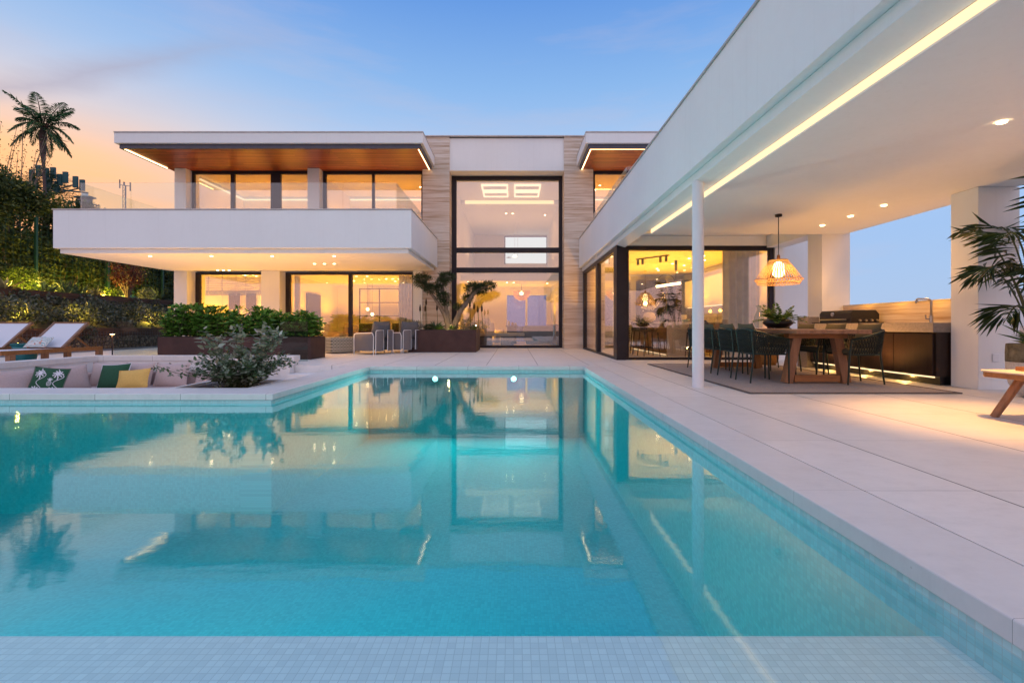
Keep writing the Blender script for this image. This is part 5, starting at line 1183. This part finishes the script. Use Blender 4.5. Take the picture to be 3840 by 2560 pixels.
MB().tube([(.05, 23.5, 4.35), (.05, 23.5, 5.9)], .006, 5).tube([(.2, 23.5, 4.3), (.2, 23.5, 5.9)], .006, 5).build('cable', M['steel'], gp); MB().lathe([(.01, -.06), (.11, -.03), (.06, .05), (.01, .07)], (.05, 23.5, 4.28), 14).build('bulb', M['bulb'], gp); MB().lathe([(.01, -.03), (.13, -.01), (.02, .03)], (-.25, 23.5, 4.22), 14).build('dish', M['steel'], gp)
cz2 = thing('console', (1.7, 20, 0), 'amber-lit console cabinet along the right wall of the hall', 'cabinet')
MB().box(1.5, 1.89, 19.2, 21.5, .05, .85).build('cabinet_body', M['teak'], cz2, bevel=.01)
# kitchen
isl = thing('kitchen_island', (4.5, 14, 0), 'kitchen island with marble waterfall end and brown veneer side', 'kitchen island')
MB().box(3.96, 4.95, 12.1, 12.16, .004, .86).box(3.96, 4.95, 12.1, 15.8, .861, .90).build('marble_slab', M['marble'], isl, bevel=.003); MB().box(4.0, 4.90, 12.161, 15.75, .06, .859).build('cabinet', M['barwood'], isl); strip3 = MB().box(3.97, 3.99, 12.3, 15.7, .03, .05).build('light_strip', M['led'], isl)
def stool():
    t = thing('bar_stool', (0, 0, 0), '', 'stool')
    for sx in (-1, 1):
        for sy in (-1, 1): MB().tube([(sx*.22, sy*.21, 0), (sx*.17, sy*.17, .64)], [.012, .016], 8).build('leg', M['black'], t, local=True)
    MB().box(-.205, .205, -.20, -.185, .22, .24).box(-.205, .205, .185, .20, .22, .24).box(-.215, -.2, -.185, .185, .22, .24).box(.2, .215, -.185, .185, .22, .24).build('footrest', M['black'], t, local=True)
    MB().lathe([(.20, .64), (.225, .67), (.21, .70)], n=22).build('seat', M['olive_cloth'], t, local=True)
    b = MB(); pts = [(.05, -.23, .72), (-.12, -.21, .86), (-.22, -.08, .92), (-.22, .08, .92), (-.12, .21, .86), (.05, .23, .72)]
    b.tube(pts, .018, 8); b.tube([(x, y, z-.1 if z > .8 else z-.04) for x, y, z in pts], .015, 8)
    for k in range(-4, 5): b.bar((-.215+.004*k*k, k*.045, .92-.002*k*k), (-.20+.004*k*k, k*.042, .69), .03, .008)
    b.build('backrest', M['black'], t, local=True); return t
sl = stool(); sl.location = (3.55, 12.35, 0); sl.rotation_euler = (0, 0, R(8)); sl['label'] = 'black bar stool nearer the corner glass, beside the marble island end'; sl['group'] = 'bar stools at the kitchen island'
dup(sl, (3.52, 13.15, 0), R(-4), 'black bar stool behind the other along the island', 'bar stools at the kitchen island')
dup(sl, (4.6, 11.75, 0), R(100), 'black bar stool half hidden by the white column and dining chairs', 'bar stools at the kitchen island')
va = thing('globe_vase', (4.22, 14.6, .905), 'round cream vase of blossom on the kitchen island', 'vase')
MB().lathe([(.06, 0), (.17, .07), (.20, .17), (.15, .28), (.06, .32), (.05, .30)], (4.22, 14.6, .905), 24).build('vase_body', M['pale_cloth'], va, smooth=True)
b = MB(); arr = []
for k in range(14):
    a = rnd.uniform(0, 6.28); e = (4.22+rnd.uniform(.1, .5)*math.cos(a), 14.6+.4*math.sin(a), rnd.uniform(1.4, 1.78)); b.tube([(4.22, 14.6, 1.2), e], .005, 4)
    q = 16; f = .4+.6*nr.random(q)[:, None]; p = np.array([4.22, 14.6, 1.2])*(1-f)+np.array(e)*f+nr.normal(0, .03, (q, 3)); arr.append(leaf_arr(p, nr.normal(0, 1, (q, 3)), .06, .04))
b.build('stems', M['stem'], va); leaf_obj('blossom', np.concatenate(arr), M['bloom'], va)
for i, (x, y, m) in enumerate(((4.4, 12.9, 'black'), (4.6, 12.6, 'teal'), (4.75, 13.1, 'marble'))): solo('bowl', MB().lathe([(.05, 0), (.12, .06), (.115, .065), (.04, .01)] if i < 2 else [(.05, 0), (.02, .05), (.07, .10), (.08, .20), (.07, .20)], (x, y, .902), 16, cap=i < 2), M[m], ['black bowl on the kitchen island', 'teal bowl on the kitchen island', 'pale stemmed cup on the kitchen island'][i], 'bowl')
cab = thing('kitchen_units', (6, 14, 0), 'kitchen wall units with dark worktop along the right wall', 'kitchen units')
MB().box(5.72, 6.34, 12.2, 16.4, .004, .86).build('base_unit', M['barwood'], cab); MB().box(5.70, 6.345, 12.2, 16.4, .861, .90).build('worktop', M['counter'], cab); MB().box(5.98, 6.34, 12.2, 16.4, 1.42, 2.32).build('upper_unit', M['whitepaint'], cab); MB().box(5.70, 6.34, 16.45, 17.4, .004, 2.40).build('tall_unit', M['darkwood'], cab); MB().box(6.0, 6.03, 12.4, 16.2, 1.395, 1.418).build('light_strip', M['led'], cab)
kt = solo('kitchen_tap', MB().tube([(5.9, 13.6, .902), (5.9, 13.6, 1.28), (5.86, 13.6, 1.36), (5.76, 13.6, 1.36), (5.72, 13.6, 1.28)], .014, 8), M['steel'], 'tall arched tap at the kitchen worktop', 'tap')
tu = thing('oven_tower', (5.0, 17.1, 0), 'tall dark oven tower on the back wall of the kitchen', 'cabinet')
MB().box(4.55, 5.5, 16.9, 17.48, .004, 2.45).build('cabinet_body', M['darkwood'], tu, bevel=.004); MB().box(4.65, 5.4, 16.885, 16.898, 1.0, 1.6).build('oven_door', M['black'], tu)
kw = thing('louvred_screen', (3.9, 17.3, 0), 'slatted dark louvre screen with a glowing vertical edge at the back of the kitchen', 'screen')
b = MB()
for k in range(34): b.box(3.75, 4.3, 17.3, 17.36, .2+k*.065, .235+k*.065)
b.build('louvres', M['frame'], kw); MB().box(3.66, 3.70, 17.3, 17.34, .4, 2.3).build('light_strip', M['led'], kw)
pc = thing('framed_print', (3.0, 17.4, 1.2), 'framed pale print on the kitchen back wall', 'picture'); MB().box(2.95, 3.35, 17.44, 17.47, 1.0, 1.75).build('frame', M['trim'], pc); MB().box(2.98, 3.32, 17.43, 17.438, 1.03, 1.72).build('print', M['pale_cloth'], pc)
curtain(5.05, 5.95, 11.35, 2.62, 'sheer curtain at the right side of the kitchen window', 34)
al = thing('arc_lamp', (4.5, 13.4, 1.9), 'glowing tube lamp hanging from a thin black arc over the island', 'lamp')
MB().tube([(4.35+.28*math.cos(a*.1309)*1, 13.4, 1.95+.32*math.sin(a*.1309)) for a in range(25)], .008, 5).tube([(4.63, 13.4, 1.95), (4.63, 13.4, 2.67)], .008, 5).build('arc', M['black'], al); MB().tube([(4.07, 13.4, 1.92), (4.62, 13.0, 1.98)], .035, 10).build('tube', M['bulb'], al)
MB().box(4.60, 4.66, 13.37, 13.43, 2.38, 2.66).build('ceiling_box', M['black'], al)
tk = thing('track_light', (3.8, 13.6, 2.6), 'black ceiling track with four cylinder spots in the kitchen', 'lamp')
MB().bar((3.45, 13.2, 2.66), (4.1, 12.4, 2.66), .03, .03).build('track', M['black'], tk)
for f in (.05, .2, .75, .92): x, y = 3.45+.65*f, 13.2-.8*f; MB().lathe([(.035, 2.50), (.035, 2.645)], (x, y, 0), 12).build('spot', M['black'], tk)
pb = thing('paper_bag', (4.62, 11.9, 0), 'brown paper bag with cord handles on the kitchen floor by the island', 'bag')
MB().box(4.42, 4.78, 11.78, 11.92, .004, .27).build('bag_body', M['rust'], pb); MB().tube([(4.53, 11.78, .27), (4.55, 11.78, .40), (4.65, 11.78, .40), (4.67, 11.78, .27)], .006, 5).build('handle', M['dark_cloth'], pb)
